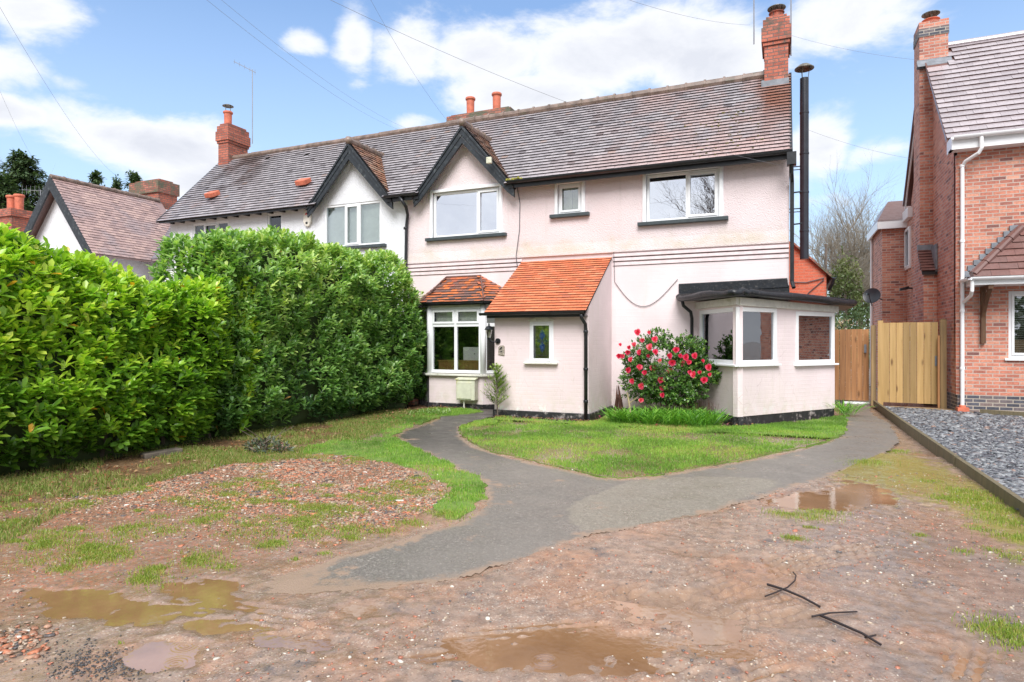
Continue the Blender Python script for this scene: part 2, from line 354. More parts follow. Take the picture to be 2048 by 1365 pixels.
M['wingbrick'] = brick('wing_brick', [(0,(.55,.12,.065)),(1,(.66,.17,.09))], (.55,.22,.15))
M['oldbrick'] = brick('old_chimney_brick', [(0,(.24,.08,.06)),(.5,(.36,.12,.08)),(1,(.42,.17,.12))], (.12,.10,.09), dirt=((.12,.12,.08), 3, .40))
def zone_main(g, p, col, r):
    x = g.xyz(p)
    f = g.m('MULTIPLY', g.rng(g.m('ADD', x[0], g.m('MULTIPLY', g.noise(p, 1.2, 4), 3.0)), -4.0, .6), g.rng(g.noise(p, 2.3, 5), .35, .62)); col = g.mix(g.m('MULTIPLY', f, .6), col, (.50,.33,.30))
    lo = g.m('MULTIPLY', g.rng(x[2], 5.9, 5.1), g.rng(x[0], -6.0, -1.5)); col = g.mix(g.m('MULTIPLY', lo, .5), col, (.56,.36,.33))
    # soot and lichen run-off below the right hand chimney
    s_ = g.m('MULTIPLY', g.rng(g.m('ADD', x[0], g.m('MULTIPLY', g.noise(p, 3, 3), .4)), -.45, -.1), g.rng(x[2], 5.4, 6.6)); col = g.mix(g.m('MULTIPLY', s_, .8), col, (.24,.075,.03))
    s2 = g.m('MULTIPLY', g.rng(g.m('ABSOLUTE', g.m('ADD', x[0], 15.3)), 1.5, .3), g.m('MULTIPLY', g.rng(g.noise(p, 1.3, 5), .38, .6), g.rng(x[2], 5.3, 6.3))); col = g.mix(g.m('MULTIPLY', s2, .85), col, (.07,.045,.04))
    return col
M['tile'] = tile_mat('weathered_tile', [(0,(.12,.10,.11)),(.04,(.29,.27,.29)),(.5,(.36,.335,.36)),(.97,(.43,.40,.42)),(1,(.38,.28,.25))], ((.42,.28,.26), .8, .58, .5), ((.06,.055,.04), 5, .70), zone=zone_main, rough=(.28,.45), coat=.4)
M['tile_edge_shade'] = plain('tile_edge_shade', (.018,.014,.015), .6, .4, 14)  # near-black risers: the shadow line under each tile course, put in as colour
M['tile_under'] = plain('roof_deck', (.03,.025,.025), .8)
M['orange_tile'] = tile_mat('orange_tile', [(0,(.48,.15,.085)),(.1,(.64,.17,.075)),(.6,(.73,.20,.085)),(1,(.78,.26,.13))], ((.40,.22,.13), 3.2, .66, .5), rough=(.35,.6), coat=.1)
M['orange_edge_shade'] = plain('orange_tile_edge_shade', (.07,.028,.02), .6, .4, 14)  # dark riser colour drawing the shade between porch and bay tile courses
M['bay_tile'] = tile_mat('bay_tile', [(0,(.16,.09,.08)),(.35,(.25,.11,.08)),(.5,(.48,.13,.04)),(.75,(.62,.17,.045)),(1,(.42,.12,.07))], rough=(.3,.55), coat=.15)
M['verge_tile'] = tile_mat('dormer_tile', [(0,(.16,.09,.07)),(.4,(.30,.13,.07)),(.7,(.42,.20,.12)),(1,(.36,.25,.18))], rough=(.3,.5), coat=.4, moss=((.16,.15,.03), 9, .6))
M['ridge'] = plain('ridge_tile', (.20,.145,.12), .4, .35, 5, .4, dirt=((.10,.10,.06), 7))
M['new_tile'] = tile_mat('concrete_tile', [(0,(.33,.29,.31)),(.5,(.38,.335,.355)),(1,(.43,.38,.40))], rough=(.2,.32), coat=.7)
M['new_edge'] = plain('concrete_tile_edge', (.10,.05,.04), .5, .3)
M['maroon_tile'] = tile_mat('maroon_tile', [(0,(.13,.055,.045)),(1,(.20,.085,.07))], rough=(.3,.5), coat=.4)
M['far_tile'] = tile_mat('far_tile', [(0,(.30,.20,.19)),(.5,(.42,.28,.26)),(1,(.50,.34,.30))], ((.28,.23,.25), 1.2, .5, .6), rough=(.3,.5))
M['terra'] = plain('terracotta', (.58,.16,.09), .6, .2, 8); M['lead'] = plain('lead_flashing', (.20,.22,.25), .45, .2, 6)
M['steel'] = plain('cowl_steel', (.18,.17,.14), .35, .3, 9, metal=.6); M['alu'] = plain('aerial_aluminium', (.32,.33,.36), .4, .1, 5, metal=.5)
M['flue'] = plain('flue_enamel', (.022,.026,.036), .3, .2, 6)
M['glass_up'] = glass('upper_glass', .84, wav=.03); M['glass_white'] = glass('white_house_glass', .06, (.95,.98,.96), wav=.03); M['glass_low'] = glass('lower_glass', .15, (.97,.98,.97), wav=.03); M['glass_bay'] = glass('bay_glass', .06, (.97,.98,.96), wav=.04); M['glass_side'] = glass('side_glass', .3)
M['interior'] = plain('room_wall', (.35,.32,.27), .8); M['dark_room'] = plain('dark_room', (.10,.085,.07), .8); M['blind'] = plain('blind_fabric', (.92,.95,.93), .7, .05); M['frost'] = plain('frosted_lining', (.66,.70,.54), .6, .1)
M['curtain'] = plain('curtain', (.62,.60,.60), .8, .1)
M['cable'] = plain('cable_rubber', (.09,.09,.10), .5); M['wire'] = plain('weathered_wire', (.22,.23,.26), .6); M['pale_cable'] = plain('pale_cable', (.45,.45,.44), .5)
M['cream'] = plain('cream_box', (.62,.63,.50), .4, .08, 8, dirt=((.50,.46,.15), 5))
M['wood_new'] = None
def wood(name, c1, c2, knots=True, rough=.65):
    m, nt, b = newmat(name); g = NB(nt); p = g.wpos(); r = g.attr()
    mp = g.n('ShaderNodeMapping', {'Vector': p, 'Scale': (14, 14, .7)}).outputs[0]; off = g.n('ShaderNodeVectorMath', {0: mp, 1: g.n('ShaderNodeCombineXYZ', {0: g.m('MULTIPLY', r, 40), 2: g.m('MULTIPLY', r, 17)}).outputs[0]}, operation='ADD').outputs[0]
    n = g.noise(off, 1.4, 6, .6); col = g.mix(g.rng(n, .3, .7), c1, c2)
    lv = g.rng(r, 0, 1, .68, 1.18); col = g.mix(1.0, col, g.n('ShaderNodeCombineColor', {0: lv, 1: lv, 2: lv}).outputs[0], 'MULTIPLY')
    kv = g.n('ShaderNodeTexVoronoi', {'Vector': g.n('ShaderNodeMapping', {'Vector': off, 'Scale': (.42, .42, 2.4)}).outputs[0], 'Scale': 1.0}).outputs[0]
    if knots: col = g.mix(g.m('MULTIPLY', g.rng(kv, .20, .05), .85), col, (.13,.06,.02))
    nt.links.new(col, b.inputs['Base Color']); b.inputs['Roughness'].default_value = rough
    nt.links.new(g.bump(n, .3, .004), b.inputs['Normal']); return m
M['wood_new'] = wood('new_pine', (.52,.345,.145), (.42,.27,.10)); M['wood_old'] = wood('orange_pine', (.44,.22,.09), (.30,.14,.055)); M['wood_post'] = wood('post_pine', (.33,.22,.10), (.20,.14,.07), False)
M['wood_edge'] = wood('edging_board', (.26,.21,.12), (.17,.15,.09), False); M['oak'] = wood('oak_bracket', (.20,.10,.045), (.13,.06,.03), False); M['bark'] = plain('bark', (.13,.105,.085), .9, .3, 6, .6)
M['bark_pale'] = plain('pale_bark', (.30,.27,.22), .9, .25, 4)
M['twig'] = plain('wet_twig', (.022,.015,.016), .5)

# ------------------------------------------------------------------ roof tiling
def tile_rows(name, O, U, S, ulen, slen, mat, edge, parent, w=.165, g=.112, th=.016, keep=None, jit=.004, brk=.0, s_start=0.0):
    O, U, S = Vector(O), Vector(U).normalized(), Vector(S).normalized(); Nn = U.cross(S).normalized()
    if Nn.z < 0: Nn = -Nn
    V = []; Fa = []; Rn = []; Mi = []
    nr = int(round(slen/g))
    for r in range(nr):
        s0 = r*g; u = -(w/2 if r % 2 else 0) - random.uniform(0, .01)
        while u < ulen:
            ua, ub = max(u, 0), min(u+w-.003, ulen); u += w
            if ub-ua < .02: continue
            if keep and not keep((ua+ub)/2, s0+g/2): continue
            if brk and random.random() < brk: continue
            t = th*random.uniform(.95, 1.06)+abs(random.gauss(0, jit)); ds = random.uniform(-.0015, .0015); tw = random.uniform(-.0012, .0012)
            b = len(V); s1 = min(s0+g*1.3, slen+.02)
            for (uu, ss, nn) in ((ua, s0+ds, 0), (ub, s0+ds, 0), (ub, s0+ds+tw, t+tw), (ua, s0+ds, t-tw), (ub, s1, .003), (ua, s1, .003)):
                V.append(tuple(O+U*uu+S*ss+Nn*nn))
            rr = random.random()
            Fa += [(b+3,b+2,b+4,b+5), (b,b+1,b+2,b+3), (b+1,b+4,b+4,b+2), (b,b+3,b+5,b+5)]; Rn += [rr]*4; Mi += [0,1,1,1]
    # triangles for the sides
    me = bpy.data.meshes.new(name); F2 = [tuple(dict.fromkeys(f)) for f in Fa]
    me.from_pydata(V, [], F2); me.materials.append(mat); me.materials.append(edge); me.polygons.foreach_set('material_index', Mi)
    at = me.attributes.new('rnd', 'FLOAT', 'FACE'); at.data.foreach_set('value', Rn)
    # outward normals
    bm = bmesh.new(); bm.from_mesh(me)
    for f in bm.faces:
        if f.normal.dot(Nn) < -.1: f.normal_flip()
    bm.to_mesh(me); bm.free()
    return link(name, me, None, parent)
def ridge_line(name, p0, p1, r, mat, parent, seg=.42, bumpy=True):
    p0, p1 = Vector(p0), Vector(p1); L = (p1-p0).length; n = max(1, int(L/seg)); mb = MB()
    for i in range(n):
        a = p0.lerp(p1, i/n); b = p0.lerp(p1, (i+1)/n+.004)
        jz = Vector((0, 0, random.uniform(-.006, .006)))
        mb.tube([a+jz, a.lerp(b, .9)+jz, a.lerp(b, .9)+jz, b+jz], [r, r, r*1.22, r*1.22] if bumpy else [r*1.02, r, r, r*.98], 10)
    return mb.build(name, mat, parent, smooth=False)
def window(parent, fr, s0, s1, z0, z1, bays, glassm, n=-.05, transom=None, fw=.055, name='window', sill=None, sillm=None, surround=None, backing=None, mat=None):
    """casement window in frame fr; bays: list of (fraction, opens); every window is a part with pane, sill as sub-parts"""
    mat = mat or M['upvc']; mb = MB(); d0, d1 = n-.06, n
    if surround:                                    # moulded old frame around it
        k = surround; mb.lbox(fr, s0-k, s0, z0-.0, z1+k, n-.03, n+.075).lbox(fr, s1, s1+k, z0, z1+k, n-.03, n+.075).lbox(fr, s0, s1, z1, z1+k, n-.031, n+.076)
        mb.lbox(fr, s0-k-.02, s0-k, z0, z1+k+.02, n-.03, n+.06).lbox(fr, s1+k, s1+k+.02, z0, z1+k+.02, n-.03, n+.06).lbox(fr, s0-k, s1+k, z1+k, z1+k+.02, n-.03, n+.062)
    mb.lbox(fr, s0, s0+fw, z0, z1, d0, d1).lbox(fr, s1-fw, s1, z0, z1, d0, d1).lbox(fr, s0+fw, s1-fw, z1-fw, z1, d0, d1).lbox(fr, s0+fw, s1-fw, z0, z0+fw, d0, d1)
    W = s1-s0-2*fw; x = s0+fw; zs = [(z0+fw, z1-fw)]
    if transom:
        zt = transom; mb.lbox(fr, s0+fw, s1-fw, zt-fw*.55, zt+fw*.55, d0, d1-.002); zs = [(z0+fw, zt-fw*.55), (zt+fw*.55, z1-fw)]
    for i, (f, op) in enumerate(bays):
        a, b = x, x+W*f; x = b
        if i < len(bays)-1: mb.lbox(fr, b-fw*.5, b+fw*.5, z0+fw*.9, z1-fw*.9, d0, d1-.003)
        for j, (za, zb) in enumerate(zs):
            if op is True or (op == 'top' and j == len(zs)-1):
                k = .038; aa = a if i == 0 else a+fw*.5; bb = b if i == len(bays)-1 else b-fw*.5
                mb.lbox(fr, aa-.008, aa+k, za-.008, zb+.008, d1, d1+.018).lbox(fr, bb-k, bb+.008, za-.008, zb+.008, d1, d1+.018).lbox(fr, aa+k, bb-k, zb-k, zb+.008, d1, d1+.018).lbox(fr, aa+k, bb-k, za-.008, za+k, d1, d1+.018)
    o = mb.build(name, mat, parent, bevel=.004)
    MB().lbox(fr, s0+fw*.5, s1-fw*.5, z0+fw*.5, z1-fw*.5, d0+.02, d0+.026).build('pane', glassm, o)
    if sill: a, b, z, pr, h = sill; mb = MB(); mb.lbox(fr, a, b, z-h, z, n, pr); mb.build('sill', sillm or mat, o, bevel=.008)
    if backing:
        bm_, za, zb = backing; nfold = 1 if bm_ is M['blind'] else max(2, int((s1-s0)/.12)); mb = MB()
        for k in range(nfold):
            a = s0+(s1-s0)*k/nfold; b = s0+(s1-s0)*(k+1)/nfold; dn = .012 if k % 2 else -.012
            mb.lbox(fr, a, b, za, zb, d0-.09+dn, d0-.08+dn)
        mb.build('curtain' if bm_ is not M['blind'] else 'blind', bm_, o)
    return o
def pot(parent, x, y, z, h, r, m=None, cowl=None, name='chimney_pot'):
    o = MB().lathe([(r*1.15,z),(r*1.15,z+.03),(r*.95,z+.05),(r,z+h*.8),(r*1.05,z+h*.82),(r*1.25,z+h*.88),(r*1.25,z+h*.96),(r*1.1,z+h),(r*.75,z+h),(r*.72,z+h*.5)], x, y, 20).build(name, m or M['terra'], parent, smooth=False)
    if cowl:
        rc, zc = cowl; mb = MB().lathe([(rc*.1,zc+.05),(rc*.6,zc+.035),(rc,zc),(rc,zc-.012),(rc*.6,zc+.015),(rc*.1,zc+.03)], x, y, 24)
        for a in range(4): mb.tube([(x+r*.8*math.cos(a*1.57), y+r*.8*math.sin(a*1.57), z+h*.8), (x+r*.8*math.cos(a*1.57), y+r*.8*math.sin(a*1.57), zc+.02)], .008, 5)
        mb.build('cowl', M['steel'], o)
    return o
def cyl_gutter(mb, p0, p1, r=.055):
    """half round gutter with a lip, as a thick open channel"""
    p0, p1 = Vector(p0), Vector(p1); d = (p1-p0).normalized(); sdv = Vector((d.y, -d.x, 0)); prev = None; n = 9
    prof = [(math.cos(math.pi+math.pi*k/n)*r, math.sin(math.pi+math.pi*k/n)*r) for k in range(n+1)] + [(math.cos(-math.pi*k/n)*(r-.006), math.sin(-math.pi*k/n)*(r-.006)) for k in range(n+1)]
    b = len(mb.v); m = len(prof)
    for P in (p0, p1):
        for a, c in prof: q = P+sdv*a+Vector((0, 0, c)); mb.v.append(tuple(q))
    for k in range(m):
        k2 = (k+1) % m; mb.f.append([b+k, b+k2, b+m+k2, b+m+k]); mb.r.append(0)
    return mb
# ------------------------------------------------------------------ the semi-detached pair (facade plane y = 13.1)
YF = 13.1; YE = 12.8; ZE = 5.05; PITCH = 1.035; YR = 15.05; ZR = ZE+(YR-YE)*PITCH; XP = -8.42; XL, XR = -16.62, .08
fF = Fr(XL, YF, XR, YF); sx = lambda x: x-XL
SL = (YR-YE)*math.sqrt(1+PITCH**2); Sdir = (0, 1, PITCH)
G2 = (-6.78, 1.24, 6.47); G1 = (-9.97, 1.24, 6.46)     # dormer gables: centre x, half width, apex z
def in_gable(x, z):
    return any(abs(x-c) < (zt-z)/((zt-5.0)/hw)-.02 for c, hw, zt in (G1, G2))
pink = empty('pink_house', (-4.2, YF, 0), 'pale pink rendered half of the semi-detached pair with an orange-tiled porch and number 6', 'house')
white = empty('white_house', (-12.5, YF, 0), 'white rendered half of the semi-detached pair behind the tall laurel hedge', 'house')

M['string_shade'] = plain('string_shadow', (.16,.10,.085), .7)  # dark brown that paints the shadow line under the string courses
# upper roughcast walls with window holes
W1 = (-7.70, -5.94, 3.95, 5.02); W2 = (-4.55, -4.0, 4.26, 4.92); W3 = (-2.62, -1.18, 3.95, 4.93)
W4 = (-10.95, -9.19, 3.9, 5.0); W5 = (-12.88, -12.36, 4.0, 4.94); W6 = (-15.7, -14.3, 3.9, 4.88)
h3 = lambda w: (sx(w[0]), sx(w[1]), w[2], w[3])
mb = MB(); wall(mb, fF, sx(XP), sx(XR), 3.36, 5.2, [h3(W1), h3(W2), h3(W3)], n=.02)
mb.prism([(G2[0]-1.06, YF-.02, 5.2), (G2[0]+1.06, YF-.02, 5.2), (G2[0], YF-.02, 6.42)], (0, .2, 0))
up = mb.build('wall', M['pink_render'], pink); up['label'] = 'roughcast pale pink upper wall with weather stains along its foot'
# bellcast drip at the foot of the render
mb = MB(); mb.prism([(XP+.01, YF-.021, 3.62), (XP+.01, YF-.048, 3.40), (XP+.01, YF-.048, 3.37), (XP+.01, YF-.01, 3.37)], (XR-XP-.02, 0, 0)); mb.build('drip_course', M['pink_render'], pink)
mb = MB(); wall(mb, fF, sx(XP), sx(XR), .02, 3.36, [(sx(-7.95), sx(-5.6), .75, 2.3), (sx(-1.45), sx(-.1), 1.0, 2.2)], n=0); mb.build('lower_wall', M['pink_brick'], pink)
for i, z in enumerate((3.335, 3.245, 3.15)):                     # three stepped string courses
    for a, b in ((XP+.02, -5.40), (-3.33, XR)):
        MB().box(a, b, YF-.045+.012*i, YF+.0, z-.062, z).build('string_course', M['string'], pink, bevel=.004)
        MB().box(a+.01, b-.01, YF-.020+.008*i, YF+.01, z-.074, z-.062).build('string_shadow', M['string_shade'], pink)  # thin dark strip standing in for the shadow below each ledge
MB().box(XP, -8.0, YF-.03, YF, -.1, .12).build('plinth', M['plinth'], pink); MB().box(-3.4, -1.6, YF-.03, YF, -.1, .10).build('plinth', M['plinth'], pink)
mb = MB(); wall(mb, fF, 0, sx(XP)-.003, .0, 5.2, [h3(W4), h3(W5), h3(W6)], n=.018)
mb.prism([(G1[0]-1.06, YF-.018, 5.2), (G1[0]+1.06, YF-.018, 5.2), (G1[0], YF-.018, 6.41)], (0, .2, 0)); mb.build('wall', M['white_render'], white)
# side, back and party walls, floors and rooms
mb = MB()
mb.prism([(XR-.25, YF+.25, 0), (XR-.25, 18.9, 0), (XR-.25, 18.9, 5.05), (XR-.25, YR, 7.2), (XR-.25, YF+.25, 5.3)], (.25, 0, 0)); mb.build('side_wall', M['wingbrick'], pink)
MB().box(XP, XR-.25, 18.7, 18.95, 0, 5.05).build('back_wall', M['wingbrick'], pink)
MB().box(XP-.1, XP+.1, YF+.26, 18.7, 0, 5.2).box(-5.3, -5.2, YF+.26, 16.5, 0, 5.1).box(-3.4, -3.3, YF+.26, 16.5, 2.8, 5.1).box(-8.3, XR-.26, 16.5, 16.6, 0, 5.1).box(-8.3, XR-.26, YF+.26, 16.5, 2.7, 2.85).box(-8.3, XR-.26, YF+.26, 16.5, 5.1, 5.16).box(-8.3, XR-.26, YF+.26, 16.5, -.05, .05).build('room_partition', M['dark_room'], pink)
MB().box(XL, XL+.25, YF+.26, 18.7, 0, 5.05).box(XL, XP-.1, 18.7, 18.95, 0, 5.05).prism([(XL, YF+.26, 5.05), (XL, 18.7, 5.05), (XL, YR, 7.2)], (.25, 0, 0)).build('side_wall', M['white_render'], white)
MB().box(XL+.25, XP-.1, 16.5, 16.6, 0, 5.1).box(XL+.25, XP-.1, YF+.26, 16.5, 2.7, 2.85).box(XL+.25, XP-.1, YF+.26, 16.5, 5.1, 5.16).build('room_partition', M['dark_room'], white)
# roofs: deck slabs + individually laid tiles
for par, x0, x1 in ((white, -16.75, XP), (pink, XP, .12)):
    o_ = (x0, YE+.0, ZE-.03)
    def deck(mb, xa, xb, s0=0.0): mb.prism([(xa, YE+s0, ZE-.05+s0*PITCH), (xb, YE+s0, ZE-.05+s0*PITCH), (xb, YR, ZR-.05), (xa, YR, ZR-.05)], (0, 0, -.07))
    mb = MB()
    if par is white: deck(mb, x0, G1[0]-1.2); deck(mb, G1[0]-1.2, G1[0]+1.2, .5); deck(mb, G1[0]+1.2, XP)
    else: deck(mb, XP, G2[0]-1.2); deck(mb, G2[0]-1.2, G2[0]+1.2, .5); deck(mb, G2[0]+1.2, x1)
    mb.prism([(x0, YR+.02, ZR-.03), (x1, YR+.02, ZR-.03), (x1, 19.2, 4.95), (x0, 19.2, 4.95)], (0, 0, -.07))
    dk = mb.build('roof', M['tile_under'], par)
    def keep(u, s, x0=x0):
        x = x0+u; z = ZE+s*PITCH/math.sqrt(1+PITCH**2); y = YE+s/math.sqrt(1+PITCH**2)
        if in_gable(x, z+.06): return False
        if abs(x-G2[0]) < .02: return True
        return True
    t = tile_rows('tile', (x0, YE-.05, ZE-.09), (1,0,0), Sdir, x1-x0, SL+.05, M['tile'], M['tile_edge_shade'], dk, keep=keep, g=.125, w=.17, th=.036, jit=.001, brk=.0015)
    a, b = x0+.0, x1-.02
    if par is pink:
        ridge_line('ridge_tile', (XP, YR, ZR+.0), (-.42, YR, ZR+.0), .095, M['ridge'], dk)
    else: ridge_line('ridge_tile', (x0, YR, ZR-.01), (XP, YR, ZR-.01), .085, M['ridge'], dk, bumpy=False)
    # verge undercloak at the outer gable
    xv = x0 if par is white else x1
    MB().prism([(xv-.03, YE-.05, ZE-.12), (xv-.03, YR, ZR-.1), (xv-.03, YR, ZR-.02), (xv-.03, YE-.05, ZE-.04)], (.05, 0, 0)).build('verge', M['black'], dk)
# dormer gables: two small tiled slopes, bargeboards, ridge
for par, (cx, hw, zt) in ((white, G1), (pink, G2)):
    k = (zt-5.0)/hw; y0 = YE+.06
    yend = lambda z: YE+(z-ZE)/PITCH+.05
    dn = empty('dormer_roof', (cx, YE, 5), None, None); dn.parent = par; dn.location = Vector((cx, YE, 5))-Vector(par.location)
    for sgn in (-1, 1):
        # deck
        zz0 = 4.93
        P = [(cx, y0+.06, zt), (cx+sgn*(zt-zz0)/k, y0+.06, zz0), (cx+sgn*(zt-zz0)/k, yend(zz0), zz0), (cx, yend(zt), zt)]
        MB().prism([Vector(p)-Vector((0,0,.02)) for p in P], (0, 0, -.05)).build('deck', M['tile_under'], dn)
        sl = math.hypot(zt-zz0, (zt-zz0)/k); Sd = Vector((-sgn*(zt-zz0)/k, 0, zt-zz0)).normalized()
        if sgn > 0: O, U = (cx+sgn*(zt-zz0)/k, y0, zz0), (0, 1, 0)
        else: O, U = (cx+sgn*(zt-zz0)/k, y0, zz0), (0, 1, 0)
        tile_rows('tile', O, U, Sd, 2.2, sl+.02, M['verge_tile'], M['tile_edge_shade'], dn, keep=lambda u, s: y0+u < yend(zz0+s*Sd.z)+.05, g=.108, w=.17, th=.02, jit=.006)
        # bargeboard: three stepped mouldings
        for q, (off, wd, th) in enumerate(((.0, .30, .05), (-.035, .17, .03), (-.06, .055, .03))):
            ax = Vector((cx, y0-.0, zt-.03)); ft = Vector((cx+sgn*((zt-.03-4.90)/k), y0, 4.90)); dz = Vector((0, 0, -wd*1.35))
            yy = Vector((0, off, 0))
            MB().prism([ax+yy, ft+yy, ft+yy+dz*(.55), Vector((cx+sgn*((zt-.03-4.90)/k-.16), y0, 4.80))+yy if q == 0 else ft+yy+dz*.62, ax+yy+dz], (0, -th, 0)).build('bargeboard' if q == 0 else 'board_moulding', M['board'], par, bevel=.004)
    ridge_line('ridge_tile', (cx, y0-.03, zt+.02), (cx, yend(zt), zt+.02), .09, M['ridge'], dn, seg=.32)
    MB().lathe([(.05, zt-.06), (.10, zt+.0), (.105, zt+.05), (.07, zt+.12), (.01, zt+.14)], cx, y0-.04, 12).build('ridge_end', M['ridge'], dn, smooth=True)
# mossy clump in the valley and on the tiles
mb = MB()
for i in range(26):
    x = G2[0]+1.25+random.uniform(-.12, .28); y = YE-.03+random.uniform(0, .08); z = 5.03+random.uniform(0, .05)
    mb.lathe([(.01, z-.03), (.035, z-.01), (.03, z+.02), (.008, z+.035)], x, y, 6)
mb.build('moss_clump', plain('moss', (.26,.25,.04), .9, .4, 20, .5), pink, smooth=True)
mb = MB()
for i in range(60):
    x = random.gauss(-1.1, .35); s_ = random.uniform(.15, 1.9); s_ = round(s_/.075)*.075; y = YE+s_*.695; z = ZE-.02+s_*.72; r = random.uniform(.012, .035)
    mb.lathe([(.005, z-.02), (r, z), (r*.8, z+.02), (.005, z+.03)], x, y, 6)
mb.build('roof_moss', plain('brown_moss', (.10,.085,.03), .9, .4, 20, .5), pink, smooth=True)['kind'] = 'stuff'
# gutters, soffit, downpipes
def gutter(par, x0, x1, z=5.0, y=YE-.09):
    mb = MB(); cyl_gutter(mb, (x0, y, z+.02), (x1, y, z+.02), .062); g = mb.build('gutter', M['black'], par)
    MB().box(x0, x1, y+.066, y+.11, z-.12, z+.04).build('fascia', M['black'], par); return g
gutter(pink, -5.60, .14); gutter(pink, XP, G2[0]-1.15, 4.97); gutter(white, G1[0]+1.15, XP, 4.97)
MB().box(-16.7, G1[0]-1.1, YE-.02, YE+.02, 4.92, 5.02).build('eaves_board', M['black'], white)
for i in range(13):
    x = -16.5+i*.42
    MB().box(x, x+.06, YE-.0, YF-.02, 4.93, 5.0).build('rafter_foot', M['black'], white)
for par, x0, x1 in ((white, -16.6, G1[0]-1.18), (white, G1[0]+1.18, XP), (pink, XP, G2[0]-1.18), (pink, G2[0]+1.18, .05)): MB().box(x0, x1, YE+.03, YF-.02, 5.01, 5.04).build('soffit', M['black'], par)
mb = MB(); mb.tube([(XP+.02, YE-.09, 4.93), (XP+.10, YE-.07, 4.80), (XP+.14, YE+.0, 4.70), (XP+.06, YF-.10, 4.55), (XP+.02, YF-.09, 4.3), (XP+.00, YF-.09, 3.4), (XP-.03, YF-.09, .1)], .038, 10)
for z in (4.2, 3.0, 1.6): mb.lathe([(.048, z), (.055, z+.01), (.055, z+.05), (.048, z+.06)], XP, YF-.09, 10)
mb.build('downpipe', M['black'], pink, smooth=True)
mb = MB(); mb.box(.04, .20, YE-.17, YE-.0, 4.74, 4.97).tube([(.12, YE-.08, 4.78), (.12, YE-.02, 4.62), (.13, YF-.07, 4.5), (.13, YF-.06, 2.62), (.16, YF-.14, 2.5)], .036, 10)
for z in (4.3, 3.7): mb.tube([(.13, YF-.06, z), (.30, YF+.0, z+.02)], .014, 6)
mb.build('downpipe', M['black'], pink)
# windows
def bk(w, m, z0f=0, z1f=1): return (m, w[2]+(w[3]-w[2])*z0f, w[2]+(w[3]-w[2])*z1f)
def win(par, w, bays, glassm, sill=True, **k):
    s0, s1 = sx(w[0]), sx(w[1]); return window(par, fF, s0, s1, w[2], w[3], bays, glassm, n=.0, sill=(s0-.17, s1+.17, w[2]-.0, .12, .075) if sill else None, sillm=M['sill'], **k)
win(pink, W1, [(.68, False), (.32, True)], M['glass_up'], surround=.05)
win(pink, W2, [(1, True)], M['glass_low'], surround=.05, backing=bk(W2, M['frost']))
win(pink, W3, [(.57, False), (.43, True)], M['glass_up'], surround=.055)
win(white, W4, [(.37, False), (.26, True), (.37, False)], M['glass_white'], backing=bk(W4, M['blind'], .05, .98))
win(white, W5, [(1, False)], M['glass_white'], backing=bk(W5, M['blind']))
win(white, W6, [(.3, False), (.4, True), (.3, False)], M['glass_white'], backing=bk(W6, M['blind']))
# chimneys on this roof
def stack(par, x0, x1, y0, y1, zb, zt, m, band=(.0, .0), crown=True, name='chimney'):
    mb = MB(); h = zt-zb; mb.box(x0, x1, y0, y1, zb, zt-.62)
    e = .03; mb.box(x0-e, x1+e, y0-e, y1+e, zt-.62, zt-.54).box(x0-2*e, x1+2*e, y0-2*e, y1+2*e, zt-.54, zt-.24).box(x0-e, x1+e, y0-e, y1+e, zt-.24, zt-.06)
    if crown: mb.box(x0+.03, x1-.03, y0+.03, y1-.03, zt-.06, zt+.02)
    c = mb.build(name, m, par); return c
c1 = stack(pink, -.40, .075, 14.72, 15.5, 6.6, 8.50, M['redbrick'])
MB().box(-.44, .09, 14.68, 14.72, 6.98, 7.12).box(-.46, -.40, 14.69, 15.3, 7.0, 7.14).build('flashing', M['lead'], c1)
MB().box(-.30, -.02, 14.85, 15.35, 8.52, 8.58).build('crown_brick', M['redbrick'], c1)
pot(c1, -.16, 15.05, 8.58, .14, .13, M['redbrick'], (.19, 8.82))
c2 = stack(white, -16.62, -16.2, 14.8, 15.6, 6.3, 8.42, M['redbrick']); MB().box(-16.64, -16.18, 14.76, 14.8, 6.95, 7.08).build('flashing', M['oldbrick'], c2)
pot(c2, -16.42, 15.0, 8.42, .45, .12, M['terra'], (.17, 9.05))
mb = MB(); mb.box(-9.15, -7.22, 16.5, 17.0, 5.0, 8.02).box(-9.22, -7.15, 16.44, 17.06, 8.02, 8.16).box(-9.12, -7.25, 16.54, 16.96, 8.16, 8.22)
c3 = mb.build('chimney', M['oldbrick'], pink); c3['label'] = 'wide old brick stack with two terracotta pots behind the ridge'
for x in (-8.58, -7.72): pot(c3, x, 16.75, 8.22, .52, .12)
# hooded vent tiles on the white house roof
for px_, s_ in ((-15.45, .85), (-12.12, .9)):
    y = YE+s_*.695; z = ZE+s_*.72; MB().prism([(px_, y-.10, z-.02), (px_, y+.16, z+.12), (px_, y+.10, z+.24), (px_, y-.16, z+.10)], (.34, 0, 0)).build('vent_tile', M['terra'], white, bevel=.02)
